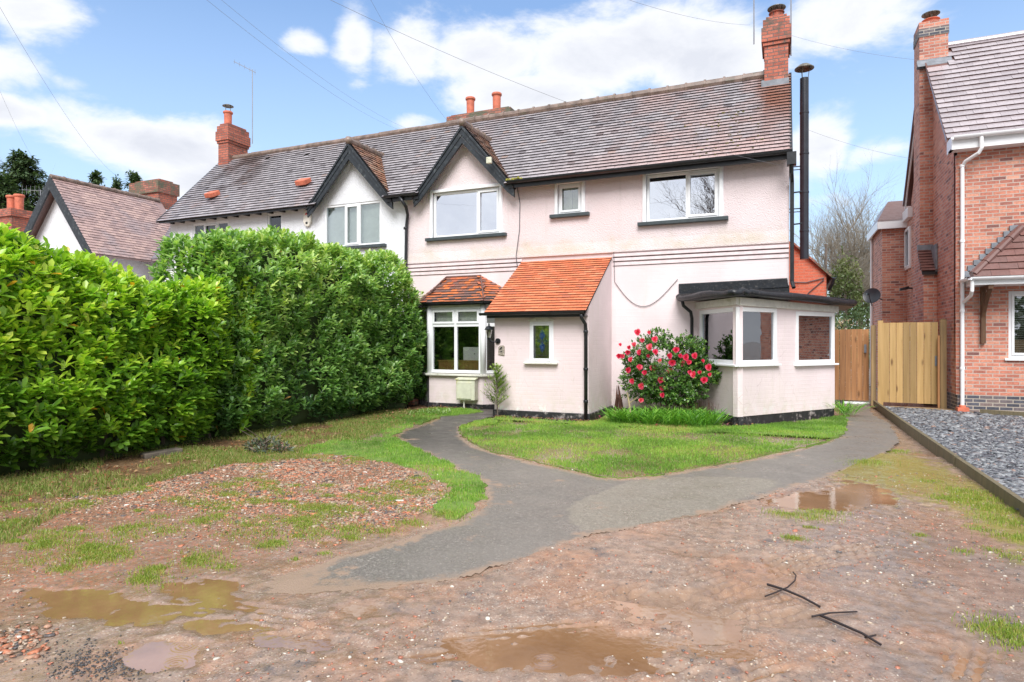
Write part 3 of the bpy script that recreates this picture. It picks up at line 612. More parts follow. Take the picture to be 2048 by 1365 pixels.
# ---- porch
fP = Fr(-5.3, 11.4, -3.36, 11.4); PW = (-4.55, -4.06, 1.08, 1.88)
mb = MB(); wall(mb, fP, 0, fP.len, .14, 2.2, [(PW[0]+5.3, PW[1]+5.3, PW[2], PW[3])], thick=.12)
mb.prism([(-3.36, 11.521, .14), (-3.36, YF, .14), (-3.36, YF, 3.25), (-3.36, 11.521, 2.25)], (-.07, 0, 0)); mb.prism([(-5.3, 11.52, .14), (-5.3, YF, .14), (-5.3, YF, 3.25), (-5.3, 11.52, 2.16)], (.1, 0, 0))
mb.build('porch_wall', M['porch_paint'], pink)
mb = MB(); mb.box(-5.33, -3.33, 11.37, 11.5, -.1, .14).box(-3.46, -3.33, 11.5, YF, -.1, .14).box(-5.33, -5.2, 11.5, YF, -.1, .14); mb.build('porch_plinth', M['plinth'], pink, bevel=.01)
pr = MB().prism([(-5.38, 11.2, 2.07), (-3.36, 11.2, 2.07), (-3.36, YF-.02, 3.27), (-5.38, YF-.02, 3.27)], (0, 0, -.05)).build('porch_roof', M['tile_under'], pink)
tile_rows('tile', (-5.40, 11.14, 2.05), (1,0,0), (0, 1.9, 1.2), 2.06, 2.27, M['orange_tile'], M['orange_edge_shade'], pr, g=.104, w=.17, th=.024, jit=.001)
mb = MB(); cyl_gutter(mb, (-5.50, 11.14, 2.05), (-3.36, 11.14, 2.05), .055); mb.build('porch_gutter', M['black'], pink)
MB().box(-5.38, -3.38, 11.20, 11.245, 1.95, 2.07).box(-5.36, -3.38, 11.245, 11.39, 1.96, 1.98).build('porch_fascia', M['black'], pink)
mb = MB(); mb.tube([(-3.43, 11.14, 2.0), (-3.43, 11.18, 1.92), (-3.40, 11.31, 1.82), (-3.40, 11.34, 1.7), (-3.40, 11.34, .05)], .034, 10)
for z in (1.65, .95, .35): mb.lathe([(.042, z), (.047, z+.01), (.047, z+.04), (.042, z+.05)], -3.40, 11.34, 10)
mb.build('porch_downpipe', M['black'], pink, smooth=True)
pw = window(pink, fP, PW[0]+5.3, PW[1]+5.3, PW[2], PW[3], [(1, True)], M['glass_low'], n=.0, name='porch_window', fw=.045, sill=(PW[0]+5.2, PW[1]+5.4, 1.09, .09, .035), sillm=M['oldwhite'])
MB().prism([(PW[0]-.02, 11.39, PW[3])] + [(PW[0]-.02+.53*k/8, 11.39, PW[3]+.07*math.sin(math.pi*k/8)+.02) for k in range(9)] + [(PW[1]+.02, 11.39, PW[3])], (0, -.02, 0)).build('arched_head', M['oldwhite'], pw)
# leaded light: olive textured glass, blue cross of four lozenges
lead_g = plain('olive_glass', (.17,.17,.10), .3, .4, 14, .5); blue_g = plain('blue_glass', (.03,.10,.70), .22, .2, 10); navy_g = plain('navy_glass', (.02,.035,.26), .22, .3, 10); came = plain('lead_came', (.14,.15,.18), .4)
yg = 11.445; cx, cz = -4.305, 1.50
MB().box(PW[0]+.07, PW[1]-.07, yg, yg+.006, PW[2]+.07, PW[3]-.07).build('leaded_light', lead_g, pw)
def loz(pts, m, nm): MB().prism([(cx+a*1.15, yg-.004, cz+b*1.12) for a, b in pts], (0, .004, 0)).build(nm, m, pw)
def curve4(a, b, c, d, bul=.01):
    return [a, b, c, d]
loz([(0, .0), (-.055, .085), (-.032, .15), (0, .205), (.032, .15), (.055, .085)], blue_g, 'blue_petal'); loz([(0, 0), (.055, -.085), (.032, -.15), (0, -.205), (-.032, -.15), (-.055, -.085)], blue_g, 'blue_petal')
loz([(0, 0), (-.055, .04), (-.11, 0), (-.055, -.04)], navy_g, 'navy_petal'); loz([(0, 0), (.055, -.04), (.11, 0), (.055, .04)], navy_g, 'navy_petal')
mb = MB()
for a, b in (((-.165,0),(-.11,0)), ((.11,0),(.165,0)), ((0,.205),(0,.31)), ((0,-.205),(0,-.31)), ((-.14,-.31),(-.14,.31)), ((.14,-.31),(.14,.31)), ((-.165,-.28),(.165,-.28)), ((-.165,.28),(.165,.28)),
             ((0,0),(-.055,.085)), ((-.055,.085),(0,.205)), ((0,.205),(.055,.085)), ((.055,.085),(0,0)), ((0,0),(-.055,-.085)), ((-.055,-.085),(0,-.205)), ((0,-.205),(.055,-.085)), ((.055,-.085),(0,0)),
             ((-.11,0),(-.055,.04)), ((-.055,.04),(0,0)), ((0,0),(-.055,-.04)), ((-.055,-.04),(-.11,0)), ((.11,0),(.055,.04)), ((.055,.04),(0,0)), ((0,0),(.055,-.04)), ((.055,-.04),(.11,0))):
    mb.tube([(cx+a[0], yg-.008, cz+a[1]), (cx+b[0], yg-.008, cz+b[1])], .0032, 5)
mb.build('lead_came', came, pw)
# ---- bay window left of the porch
B = [(-8.06, YF), (-7.46, 12.5), (-6.1, 12.5), (-5.5, YF)]
F3 = [Fr(*B[i], *B[i+1]) for i in range(3)]
mb = MB()
for i, fr in enumerate(F3):
    if i: wall(mb, fr, 0, fr.len, .1, .72, [], thick=.12)
mb.build('bay_wall', M['pink_brick'], pink); mb = MB(); wall(mb, F3[0], 0, F3[0].len, .1, .72, [], thick=.12); o = mb.build('bay_side_wall', M['grey_paint'], pink)
mb = MB()
for fr in F3: wall(mb, fr, -.02, fr.len+.02, -.1, .10, [], thick=.14, n=.025)
mb.build('bay_plinth', M['plinth'], pink)
for i, (fr, bays) in enumerate(zip(F3, ([(1, False)], [(.5, 'top'), (.5, 'top')], [(1, False)]))):
    wb = window(pink, fr, .03, fr.len-.03, .78, 2.26, bays, M['glass_bay'] if i else M['glass_side'], n=.0, transom=1.86, name='bay_window', fw=.07)
    MB().lbox(fr, -.03, fr.len+.03, .72, .765, -.12, .09).build('sill', M['oldwhite'], wb, bevel=.008)
    MB().lbox(fr, .1, fr.len-.1, 1.90, 2.2, -.16, -.15).build('blind', M['blind'], wb)
    MB().lbox(fr, 0, fr.len, 2.26, 2.38, -.1, -.0).build('bay_head', M['oldwhite'], wb)
for (x, y) in B[1:3]: MB().tube([(x, y+.02, .74), (x, y+.02, 2.30)], .065, 12).build('bay_post', M['upvc'], pink, smooth=True)
# bay roof: three tiled facets
E3 = [(-8.25, YF-.03), (-7.56, 12.33), (-6.0, 12.33), (-5.3, YF-.03)]; T3 = [(-7.33, YF-.03), (-7.33, YF-.03), (-6.43, YF-.03), (-6.43, YF-.03)]; ze, zt3 = 2.40, 2.99
br = MB()
for i in range(3):
    br.prism([(*E3[i], ze), (*E3[i+1], ze), (*T3[i+1], zt3), (*T3[i], zt3)] if i == 1 else [(*E3[i], ze), (*E3[i+1], ze), (*T3[i+1], zt3)], (0, 0, -.05))
br = br.build('bay_roof', M['tile_under'], pink)
for i in range(3):
    a, b = Vector((*E3[i], ze-.02)), Vector((*E3[i+1], ze-.02)); U = (b-a); L_ = U.length; U.normalize()
    ta, tb = Vector((*T3[i], zt3)), Vector((*T3[i+1], zt3))
    s1 = (ta-a).dot(U); s2 = (tb-a).dot(U); top = ta-a-U*s1; sl = top.length; Sd = top.normalized()
    tile_rows('tile', a-Sd*.03, U, Sd, L_, sl+.03, M['bay_tile'], M['orange_edge_shade'], br, g=.098, w=.15, th=.02, jit=.004,
              keep=lambda u, s, s1=s1, s2=s2, sl=sl, L_=L_: u > s1*s/sl-.03 and u < L_-(L_-s2)*s/sl+.03)
mb = MB()
for i in (1, 2): mb.tube([(*E3[i], ze+.03), (*T3[i], zt3+.03)], .014, 6)
mb.tube([(*T3[1], zt3+.02), (*T3[2], zt3+.02)], .02, 6); mb.build('hip_bead', M['bay_tile'], br)
mb = MB()
for i in range(3): cyl_gutter(mb, (*E3[i], ze-.03), (*E3[i+1], ze-.03), .045); mb.prism([(E3[i][0], E3[i][1]+.05, ze-.1), (E3[i+1][0], E3[i+1][1]+.05, ze-.1), (E3[i+1][0], E3[i+1][1]+.09, ze-.1), (E3[i][0], E3[i][1]+.09, ze-.1)], (0, 0, .08))
mb.build('bay_gutter', M['black'], pink)
mb = MB(); mb.tube([(-8.17, YF-.09, 2.36), (-8.15, YF-.09, 2.2), (-8.13, YF-.06, 2.0), (-8.13, YF-.06, .1)], .034, 10); mb.build('bay_downpipe', M['black'], pink, smooth=True)
# ---- corner extension with a felt roof
EX = [(-1.6, YF), (-.76, 11.8), (.92, 14.1)]; fA = Fr(*EX[0], *EX[1]); fB = Fr(*EX[1], *EX[2])
mb = MB(); wall(mb, fA, 0, fA.len, .16, 2.16, [(.10, fA.len-.03, 1.08, 2.10)], thick=.10)
wall(mb, fB, 0, fB.len, .16, 2.16, [(.03, 1.06, 1.08, 2.10), (1.62, fB.len-.04, 1.06, 2.06)], thick=.10)
mb.box(.82, .92, 14.1, 16.6, .16, 2.1); mb.build('extension_wall', M['pink_brick'], pink)
mb = MB(); wall(mb, fA, 0, fA.len+.01, -.1, .16, [], thick=.1, n=-.012); wall(mb, fB, 0, fB.len, -.1, .16, [], thick=.1, n=-.012); mb.build('extension_plinth', M['plinth'], pink)
ew = []
for fr, a, b, z0, z1 in ((fA, .10, fA.len-.01, 1.08, 2.10), (fB, .01, 1.06, 1.08, 2.10), (fB, 1.62, fB.len-.02, 1.06, 2.06)):
    o = window(pink, fr, a, b, z0, z1, [(1, False)], M['glass_low'], n=.012, name='extension_window', fw=.075)
    MB().lbox(fr, a-.05, b+.05, z0-.035, z0, -.06, .075).build('sill', M['upvc'], o, bevel=.006); ew.append(o)
MB().lbox(fB, .80, 1.0, 1.15, 2.02, -.22, -.19).build('blind_edge', M['curtain'], ew[1])
mb = MB()
for k in range(5): mb.lbox(fB, 1.70+k*.06, 1.76+k*.06, 1.1, 2.0, -.13-(k % 2)*.02, -.115-(k % 2)*.02)
mb.build('curtain', M['curtain'], ew[2])
mb = MB(); mb.lbox(fA, .0, fA.len+.03, 2.14, 2.27, -.04, .05)
mb.hexa([fB(0,2.13,.052), fB(fB.len+.05,2.07,.052), fB(fB.len+.05,2.07,-.04), fB(0,2.13,-.04), fB(0,2.27,.052), fB(fB.len+.05,2.19,.052), fB(fB.len+.05,2.19,-.04), fB(0,2.27,-.04)])
mb.build('extension_fascia', M['oldwhite'], pink)
RP = [(-1.97, 13.09, 2.47), (-1.90, 12.78, 2.42), (-.80, 11.45, 2.41), (-.55, 11.72, 2.42), (1.27, 14.12, 2.32), (1.27, 16.5, 2.34), (.085, 16.5, 2.5), (.085, 13.09, 2.56)]
mb = MB(); n = len(RP); b0 = len(mb.v); cen = (-.2, 13.6, 2.50)
for (x, y, z) in RP: mb.v.append((x, y, z))
for (x, y, z) in RP: mb.v.append((x, y, z-.14))
mb.v.append(cen); mb.v.append((cen[0], cen[1], cen[2]-.14))
for i in range(n):
    j = (i+1) % n; mb.f += [[i, j, 2*n], [n+j, n+i, 2*n+1], [i, n+i, n+j, j]]; mb.r += [0, 0, 0]
er = mb.build('extension_roof', M['felt'], pink)
pts = []
for (a, b) in zip(RP[:5], RP[1:6]):
    for k in range(12):
        t = k/12; p = Vector(a).lerp(Vector(b), t); p.z += -.065+random.gauss(0, .004)-.015*math.sin(t*9); p.x += random.gauss(0, .006); pts.append(p)
MB().tube(pts, [.056+random.uniform(-.006, .006) for _ in pts], 10).build('rolled_felt_edge', M['felt'], er, smooth=True)
MB().prism([(-1.97, YF-.03, 2.44), (.07, YF-.03, 2.52), (.05, YF-.03, 2.70), (-1.97, YF-.03, 2.66)], (0, .04, 0)).build('felt_upstand', M['felt'], er, bevel=.012)
MB().prism([fA(fA.len-.035,1.08,.02), fA(fA.len,1.08,.03), fB(.0,1.08,.03), fB(.035,1.08,.02), fB(.04,1.08,-.06)], (0, 0, 1.02)).build('corner_post', M['upvc'], pink)
MB().box(-1.6, -.1, 13.3, 16.4, -.02, .05).build('extension_floor', M['interior'], pink)
mb = MB(); mb.tube([(-1.86, 12.80, 2.30), (-1.84, 12.82, 2.2), (-1.72, 12.98, 2.08), (-1.70, 13.0, 1.95), (-1.70, 13.02, .1)], .033, 10); mb.build('extension_downpipe', M['black'], pink, smooth=True)
# ---- rear brick wing and flue
mb = MB(); mb.prism([(XR+.001, 17.4, 0), (.95, 17.4, 0), (.95, 17.4, 3.18), (.30, 17.4, 3.84), (XR+.001, 17.4, 4.05)], (0, 3.5, 0)); mb.build('rear_wing_wall', M['wingbrick'], pink)
MB().prism([(1.06, 17.3, 3.06), (.20, 17.3, 3.93), (.20, 21, 3.93), (1.06, 21, 3.06)], (0, 0, .06)).build('rear_wing_roof', M['oldbrick'], pink)
mb = MB(); cyl_gutter(mb, (1.1, 21, 3.08), (1.1, 17.2, 3.08), .07); mb.tube([(1.1, 17.2, 3.04), (1.07, 17.25, 2.9), (1.0, 17.33, 2.75)], .04, 8); mb.build('rear_gutter', M['black'], pink)
mb = MB(); mb.tube([(.14, 17.37, 2.98), (.5, 17.37, 2.96), (.9, 17.37, 3.06)], .012, 5).tube([(.3, 17.37, 2.2), (.55, 17.37, 2.7), (.9, 17.37, 3.02)], .012, 5); mb.build('wall_cable', M['cable'], pink)
FX, FY = .40, 15.3
mb = MB(); mb.tube([(FX, FY, 3.3), (FX, FY, 7.28)], .09, 18)
for z in (3.9, 4.75, 5.6, 6.5): mb.lathe([(.09, z), (.097, z+.005), (.097, z+.04), (.09, z+.045)], FX, FY, 18)
fl = mb.build('flue_pipe', M['flue'], pink)
mb = MB().lathe([(.02,7.60),(.10,7.58),(.20,7.50),(.20,7.485),(.1,7.55),(.02,7.56)], FX, FY, 24)
for a in range(3): mb.tube([(FX+.075*math.cos(a*2.1), FY+.075*math.sin(a*2.1), 7.25), (FX+.11*math.cos(a*2.1), FY+.11*math.sin(a*2.1), 7.55)], .007, 5)
mb.build('cowl', M['steel'], fl)
mb = MB()
for z in (4.42, 5.35): mb.tube([(XR, FY-.03, z), (FX-.08, FY-.02, z)], .012, 6).tube([(XR, FY-.03, z-.07), (FX-.08, FY-.02, z-.07)], .010, 6)
mb.build('flue_bracket', M['black'], fl)

# ------------------------------------------------------------------ new brick house on the right
bh = empty('brick_house', (5, 15.85, 0), 'modern orange brick house with a gable chimney and white gutters on the right', 'house')
X0, Y0 = 3.33, 15.85
fN = Fr(X0, Y0, 12, Y0)
mb = MB(); wall(mb, fN, 0, fN.len, .37, 5.6, [(.87, 2.2, 1.15, 2.52)], thick=.3)
mb.prism([(X0, Y0+.3, .37), (X0, 21.1, .37), (X0, 21.1, 5.5), (X0, 18.6, 8.65), (X0, Y0+.02, 5.55)], (.3, 0, 0))
mb.box(X0, 9, 21.1, 26, .0, 5.0).box(2.70, X0, 21.9, 24.3, 0, 5.0); mb.build('wall', M['brick'], bh)
mb = MB(); wall(mb, fN, 0, fN.len, -.1, .37, [], thick=.3, n=.004); mb.box(X0-.004, X0+.2, Y0+.3, 21.1, -.1, .37); mb.build('brick_plinth', M['bluebrick'], bh)
# corner brick pier slightly proud at the front corner
MB().box(X0-.02, X0+.08, Y0+.01, Y0+.12, .37, 5.4).build('corner_pier', M['brick'], bh)
# chimney breast on the gable
mb = MB(); mb.box(3.06, X0, 17.8, 19.15, 0, 3.25).box(3.06, X0, 18.25, 19.05, 3.25, 7.2).box(3.06, 3.66, 18.3, 19.0, 7.2, 9.0); cb = mb.build('chimney', M['brick'], bh)
MB().box(3.045, 3.675, 18.285, 19.015, 9.0, 9.20).build('blue_band', M['bluebrick'], cb); MB().box(3.05, 3.67, 18.29, 19.01, 9.2, 9.36).build('top_course', M['brick'], cb)
sh = MB().prism([(3.02, 17.72, 3.18), (3.02, 18.26, 3.75), (3.02, 18.26, 3.6), (3.02, 17.72, 3.08)], (.32, 0, 0)).build('weathering', M['tile_under'], cb)
tile_rows('tile', (3.0, 17.70, 3.17), (1,0,0), (0, .56, .6), .33, .80, M['maroon_tile'], M['new_edge'], sh, g=.1, w=.16, th=.025)
MB().box(3.0, 3.34, 18.2, 18.25, 3.7, 3.86).box(3.28, 3.325, 17.7, 18.25, 3.15, 3.8).build('flashing', M['lead'], cb)
pot(cb, 3.36, 18.65, 9.36, .17, .16, M['terra'], (.20, 9.68))
# roof
def nroof(z, f): return 0
rd = MB().prism([(X0-.14, 16.02, 5.80), (13, 16.02, 5.80), (13, 18.7, 8.83), (X0-.14, 18.7, 8.83)], (0, 0, -.08)).prism([(X0-.14, 18.72, 8.83), (13, 18.72, 8.83), (13, 21.4, 5.5), (X0-.14, 21.4, 5.5)], (0, 0, -.08)).build('roof', M['maroon_tile'], bh)
Sn = Vector((0, 2.68, 3.03)).normalized()
tile_rows('tile', (X0-.16, 15.98, 5.78), (1,0,0), Sn, 9.8, 4.02, M['new_tile'], M['new_edge'], rd, g=.205, w=.30, th=.035, jit=.003, keep=lambda u, s: not (u < .5 and s > 3.15))
ridge_line('ridge_tile', (3.66, 18.7, 8.84), (13, 18.7, 8.84), .09, M['new_tile'], rd, bumpy=False)
MB().prism([(3.0, 18.16, 8.22), (3.72, 18.16, 8.22), (3.72, 18.30, 8.42), (3.0, 18.30, 8.42)], (0, 0, .015)).box(3.0, 3.70, 18.27, 18.295, 8.2, 8.42).build('apron_flashing', M['lead'], rd)
MB().prism([(X0-.17, 15.98, 5.70), (X0-.17, 18.7, 8.78), (X0-.17, 18.7, 8.86), (X0-.17, 15.98, 5.80)], (.03, 0, 0)).prism([(X0-.17, 18.72, 8.78), (X0-.17, 21.4, 5.42), (X0-.17, 21.4, 5.52), (X0-.17, 18.72, 8.87)], (.03, 0, 0)).build('verge_cap', M['maroon_tile'], rd)
MB().prism([(X0-.12, 21.4, 5.30), (X0-.12, 18.7, 8.62), (X0-.12, 18.7, 8.74), (X0-.12, 21.4, 5.44)], (.03, 0, 0)).build('bargeboard', M['upvc'], bh)
MB().box(X0-.16, 12, 15.56, 15.60, 5.45, 5.68).box(X0-.16, 12, 15.60, 15.85, 5.45, 5.48).box(X0-.16, X0-.12, 15.60, 16.0, 5.45, 5.72).build('fascia', M['upvc'], bh)
mb = MB(); cyl_gutter(mb, (X0-.15, 15.49, 5.70), (12, 15.49, 5.70), .068); mb.build('gutter', M['upvc'], bh)
mb = MB(); mb.tube([(3.66, 15.49, 5.64), (3.66, 15.49, 5.40), (3.62, 15.52, 5.32), (3.44, 15.72, 5.22), (3.40, 15.78, 5.14), (3.40, 15.78, .12)], .036, 12)
for z in (5.12, 3.55, 2.1, .9): mb.lathe([(.042, z), (.046, z+.005), (.046, z+.05), (.042, z+.055)], 3.40, 15.78, 12)
mb.build('downpipe', M['upvc'], bh, smooth=False)
MB().box(3.30, 3.50, 15.68, 15.86, .02, .12).lathe([(.06, .1), (.06, .15), (.045, .17)], 3.40, 15.78, 12).build('drain_gully', M['terra'], bh)
nw = window(bh, fN, .87, 2.2, 1.15, 2.52, [(.5, True), (.5, False)], M['glass_low'], n=-.05, fw=.07, sill=(.80, 2.3, 1.15, .05, .05))
mb = MB()
for k in range(34): z = 1.2+k*.037; mb.lbox(fN, .92, 2.15, z, z+.004, -.19, -.155)
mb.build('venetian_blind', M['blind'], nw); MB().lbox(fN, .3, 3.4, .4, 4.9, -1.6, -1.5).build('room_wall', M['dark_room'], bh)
# canopy
cr = MB(); ZC = 2.78
A0, A1, A2 = (3.48, 15.85), (3.48, 15.25), (8, 15.25)
cr.face([(3.48,15.25,ZC),(8,15.25,ZC),(8,15.85,3.75),(4.40,15.85,3.75)]); cr.face([(3.48,15.849,ZC),(3.48,15.25,ZC),(4.40,15.85,3.75)]); cr.face([(3.48,15.25,ZC),(3.48,15.85,ZC),(8,15.85,ZC),(8,15.25,ZC)])
cr = cr.build('canopy_roof', M['maroon_tile'], bh)
tile_rows('tile', (3.46, 15.20, ZC-.01), (1,0,0), (0, .6, .97), 4.5, 1.12, M['maroon_tile'], M['new_edge'], cr, g=.165, w=.3, th=.03, keep=lambda u, s: u > s*.80)
hp0, hp1 = Vector((3.47, 15.26, ZC+.05)), Vector((4.40, 15.82, 3.80))
mb = MB(); 
for k in range(4):
    a = hp0.lerp(hp1, k/4); b = hp0.lerp(hp1, (k+1)/4); mb.tube([a, b], [.085, .072], 10)
mb.build('hip_tile', M['maroon_tile'], cr)
mb = MB()
for k in range(9):
    t = k/9; p = Vector((3.42, 15.83, ZC+.08)).lerp(Vector((4.33, 15.83, 3.86)), t); mb.box(p.x-.02, p.x+.12, 15.80, 15.845, p.z-.03, p.z+.10)
mb.build('stepped_flashing', M['lead'], cr)
MB().box(3.48, 8, 15.23, 15.27, ZC-.16, ZC).box(3.46, 3.50, 15.27, 15.85, ZC-.16, ZC).box(3.5, 8, 15.27, 15.85, ZC-.16, ZC-.14).build('canopy_fascia', M['upvc'], bh)
mb = MB(); cyl_gutter(mb, (3.42, 15.17, ZC-.01), (8, 15.17, ZC-.01), .06); cyl_gutter(mb, (3.40, 15.85, ZC-.01), (3.40, 15.17, ZC-.01), .06); mb.build('canopy_gutter', M['upvc'], bh)
mb = MB(); mb.tube([(3.44, 15.2, ZC-.06), (3.44, 15.22, ZC-.28), (3.45, 15.35, ZC-.36), (3.42, 15.75, ZC-.47)], .034, 12); mb.build('canopy_downpipe', M['upvc'], bh)
mb = MB(); mb.box(3.72, 3.80, 15.76, 15.85, 1.45, 2.62).box(3.72, 3.80, 15.25, 15.76, 2.54, 2.62)
pts = [Vector((3.76, 15.30, 2.56)).lerp(Vector((3.76, 15.80, 1.85)), t)+Vector((0, .13, -.04))*math.sin(math.pi*t)*1.2*(1) for t in [k/8 for k in range(9)]]
for a, b in zip(pts, pts[1:]): mb.prism([a+Vector((-.035,-.03,0)), a+Vector((.035,-.03,0)), a+Vector((.035,.04,0)), a+Vector((-.035,.04,0))], b-a)
mb.build('gallows_bracket', M['oak'], bh)
# rear parts: eaves, pipes, windows
MB().box(2.58, X0, 21.78, 24.4, 5.0, 5.06).box(2.56, 2.60, 21.75, 24.4, 4.86, 5.10).box(2.56, X0, 21.74, 21.78, 4.86, 5.10).box(X0-.12, X0, 20.9, 21.78, 5.02, 5.3).build('rear_fascia', M['upvc'], bh)
MB().prism([(2.56, 21.72, 5.1), (X0+.3, 21.72, 5.1), (X0+.3, 23, 5.9), (3.0, 23, 5.9)], (0, 2, 0)).build('rear_roof', M['maroon_tile'], bh)
mb = MB(); mb.tube([(2.66, 24.0, 4.9), (2.64, 24.0, 0)], .04, 10); mb.build('rear_downpipe', M['upvc'], bh)
fS = Fr(X0, 22, X0, 15)           # outward normal is -x
for s0, s1, z0, z1 in ((.15, .9, 3.6, 4.8), (.2, .75, 1.25, 1.95)):
    window(bh, fS, s0, s1, z0, z1, [(1, True)], M['glass_low'], n=.05, fw=.06)
# black aerial mast fixing / satellite dish on the rear corner
dish = empty('satellite_dish', (2.35, 21.7, 2.7), 'black satellite dish on the rear corner of the brick house above the gate', 'satellite dish')
mb = MB(); prof = []; dc = Vector((2.40, 21.6, 2.85)); ax = Vector((-.35, -1, .35)).normalized(); e1 = ax.orthogonal().normalized(); e2 = ax.cross(e1)
ringp = []
for layer, off in ((0, 0), (1, -.012)):
    for i in range(7):
        r = .24*i/6; 
        for k in range(24):
            a = 2*math.pi*k/24; q = dc+(e1*math.cos(a)+e2*math.sin(a))*r+ax*(r*r*.55+off); mb.v.append(tuple(q))
for layer in (0, 1):
    for i in range(6):
        for k in range(24):
            b = layer*168; mb.f.append([b+i*24+k, b+i*24+(k+1) % 24, b+(i+1)*24+(k+1) % 24, b+(i+1)*24+k]); mb.r.append(0)
for k in range(24): mb.f.append([6*24+k, 6*24+(k+1) % 24, 168+6*24+(k+1) % 24, 168+6*24+k]); mb.r.append(0)
mb.build('dish', M['flue'], dish, fix=False); mb = MB(); mb.tube([dc+Vector((0,0,-.3)), dc+ax*.4+Vector((0,0,-.1))], .012, 6).tube([dc-ax*.02, dc-ax*.15+Vector((.1,.05,0)), (2.70, 21.9, 2.75)], .02, 6); mb.box(*(lambda p: (p.x-.04, p.x+.04, p.y-.05, p.y+.05, p.z-.03, p.z+.03))(dc+ax*.42+Vector((0,0,-.1)))); mb.build('arm', M['flue'], dish)
sl_ = MB().box(3.18, X0, 20.9, 21.0, 2.98, 3.02).prism([(3.02, 20.86, 2.93), (3.24, 20.86, 2.98), (3.24, 20.86, 3.06), (3.02, 20.86, 3.0)], (0, .16, 0)).build('security_light', M['black'], None, bevel=.01)
tag(sl_, 'small black security light on the side wall of the brick house', 'outdoor light')

# ------------------------------------------------------------------ house beyond the hedge on the left
fh = empty('distant_house', (-21.6, 13, 0), 'distant white gabled house with dark bargeboards and a mauve tiled roof beyond the hedge', 'house')
yx = 13.0
MB().prism([(-23.1, yx, 0), (-20.1, yx, 0), (-20.1, yx, 4.7), (-21.6, yx, 6.5), (-23.1, yx, 4.7)], (0, 7, 0)).box(-20.1, -17.6, 15, 20, 0, 4.2).build('wall', M['white_render'], fh)
kk = (6.75-4.2)/2.05
for sgn in (-1, 1):
    P = [(-21.6, yx-.3, 6.75), (-21.6+sgn*2.05, yx-.3, 4.2), (-21.6+sgn*2.05, 16.6, 4.2), (-21.6, 16.6, 6.75)]
    d = MB().prism(P, (0, 0, -.06)).build('roof', M['far_tile'], fh)
    Sd = Vector((-sgn*2.05, 0, 2.55)); 
    tile_rows('tile', (-21.6+sgn*2.05, yx-.3, 4.2), (0,1,0), Sd, 3.6, Sd.length, M['far_tile'], M['tile_edge_shade'], d, g=.12, w=.2, th=.018)
    MB().prism([(-21.6, yx-.33, 6.78), (-21.6+sgn*2.1, yx-.33, 4.15), (-21.6+sgn*1.85, yx-.33, 4.05), (-21.6, yx-.33, 6.35)], (0, .05, 0)).build('bargeboard', M['board'], fh)
ridge_line('ridge_tile', (-21.6, yx-.3, 6.77), (-21.6, 16.5, 6.77), .08, M['ridge'], fh)
d = MB().prism([(-21, 14.7, 4.25), (-17.2, 14.7, 4.25), (-17.2, 16.6, 5.95), (-21, 16.6, 5.95)], (0, 0, -.06)).build('roof', M['far_tile'], fh)
tile_rows('tile', (-21, 14.7, 4.25), (1,0,0), (0, 1.9, 1.7), 3.8, 2.55, tile_mat('grey_far_tile', [(0,(.20,.19,.22)),(1,(.31,.29,.33))]), M['tile_edge_shade'], d, g=.12, w=.2, th=.018)
ridge_line('ridge_tile', (-21, 16.6, 5.98), (-17.2, 16.6, 5.98), .08, M['ridge'], fh, bumpy=True)
c = MB().box(-23.1, -21.6, 16.5, 17.3, 5, 7.1).build('chimney', M['redbrick'], fh); MB().box(-23.16, -21.54, 16.44, 17.36, 7.1, 7.55).box(-23.0, -21.7, 16.6, 17.2, 7.55, 7.64).build('stained_cap', M['oldbrick'], c)
MB().box(-22.2, -21.5, 16.2, 16.5, 5.2, 6.6).build('brick_upstand', M['oldbrick'], fh)
c = MB().box(-28.3, -27.2, 14.6, 15.4, 4, 6.3).box(-28.36, -27.14, 14.54, 15.46, 6.3, 6.6).build('chimney', M['redbrick'], fh)
for x in (-27.95, -27.45): pot(c, x, 15, 6.6, .62, .15)

# ------------------------------------------------------------------ fixtures on the houses
def aerial(name, label, base, mast_h, boom, elements, parts=True):
    t = empty(name, base, label, 'aerial'); b = Vector(base); top = b+Vector((0, 0, mast_h))
    MB().tube([b, top], .014, 6).build('mast', M['alu'], t)
    bd = Vector(boom); L = bd.length; d = bd.normalized(); st = top-Vector((0, 0, .05)); sd_ = d.cross(Vector((0, 0, 1))).normalized() if elements[2] == 'h' else Vector((0, 0, 1))
    mb = MB().tube([st-bd*.15, st+bd*.85], .010, 5); mb.build('boom', M['alu'], t); mb = MB()
    for k in range(elements[0]):
        p = st-bd*.12+bd*(.95*k/max(1, elements[0]-1)); l = elements[1]*(1.2 if k == 0 else 1-.02*k); mb.tube([p-sd_*l/2, p+sd_*l/2], .005, 4)
    mb.build('elements', M['alu'], t); return t
aerial('tv_aerial', 'thin tv aerial on a tall mast beside the left end chimney', (-16.1, 15.7, 8.0), 2.45, (-.75, -.2, .42), (5, .15, 'v'))
aerial('tv_aerial', 'tv aerial pointing to the sky on the right side of the right-hand chimney', (.13, 15.0, 7.7), 1.75, (.7, -.15, .75), (7, .3, 'h'))
aerial('tv_aerial', 'vertical rod aerial on the left side of the right-hand chimney', (-.62, 14.9, 8.05), 1.5, (.2, 0, .02), (2, .1, 'h'))
a3 = aerial('tv_aerial', 'white flat tv aerial behind the distant gabled house', (-28.2, 16.2, 5.0), 2.75, (-.85, -.35, .06), (6, .4, 'v'))
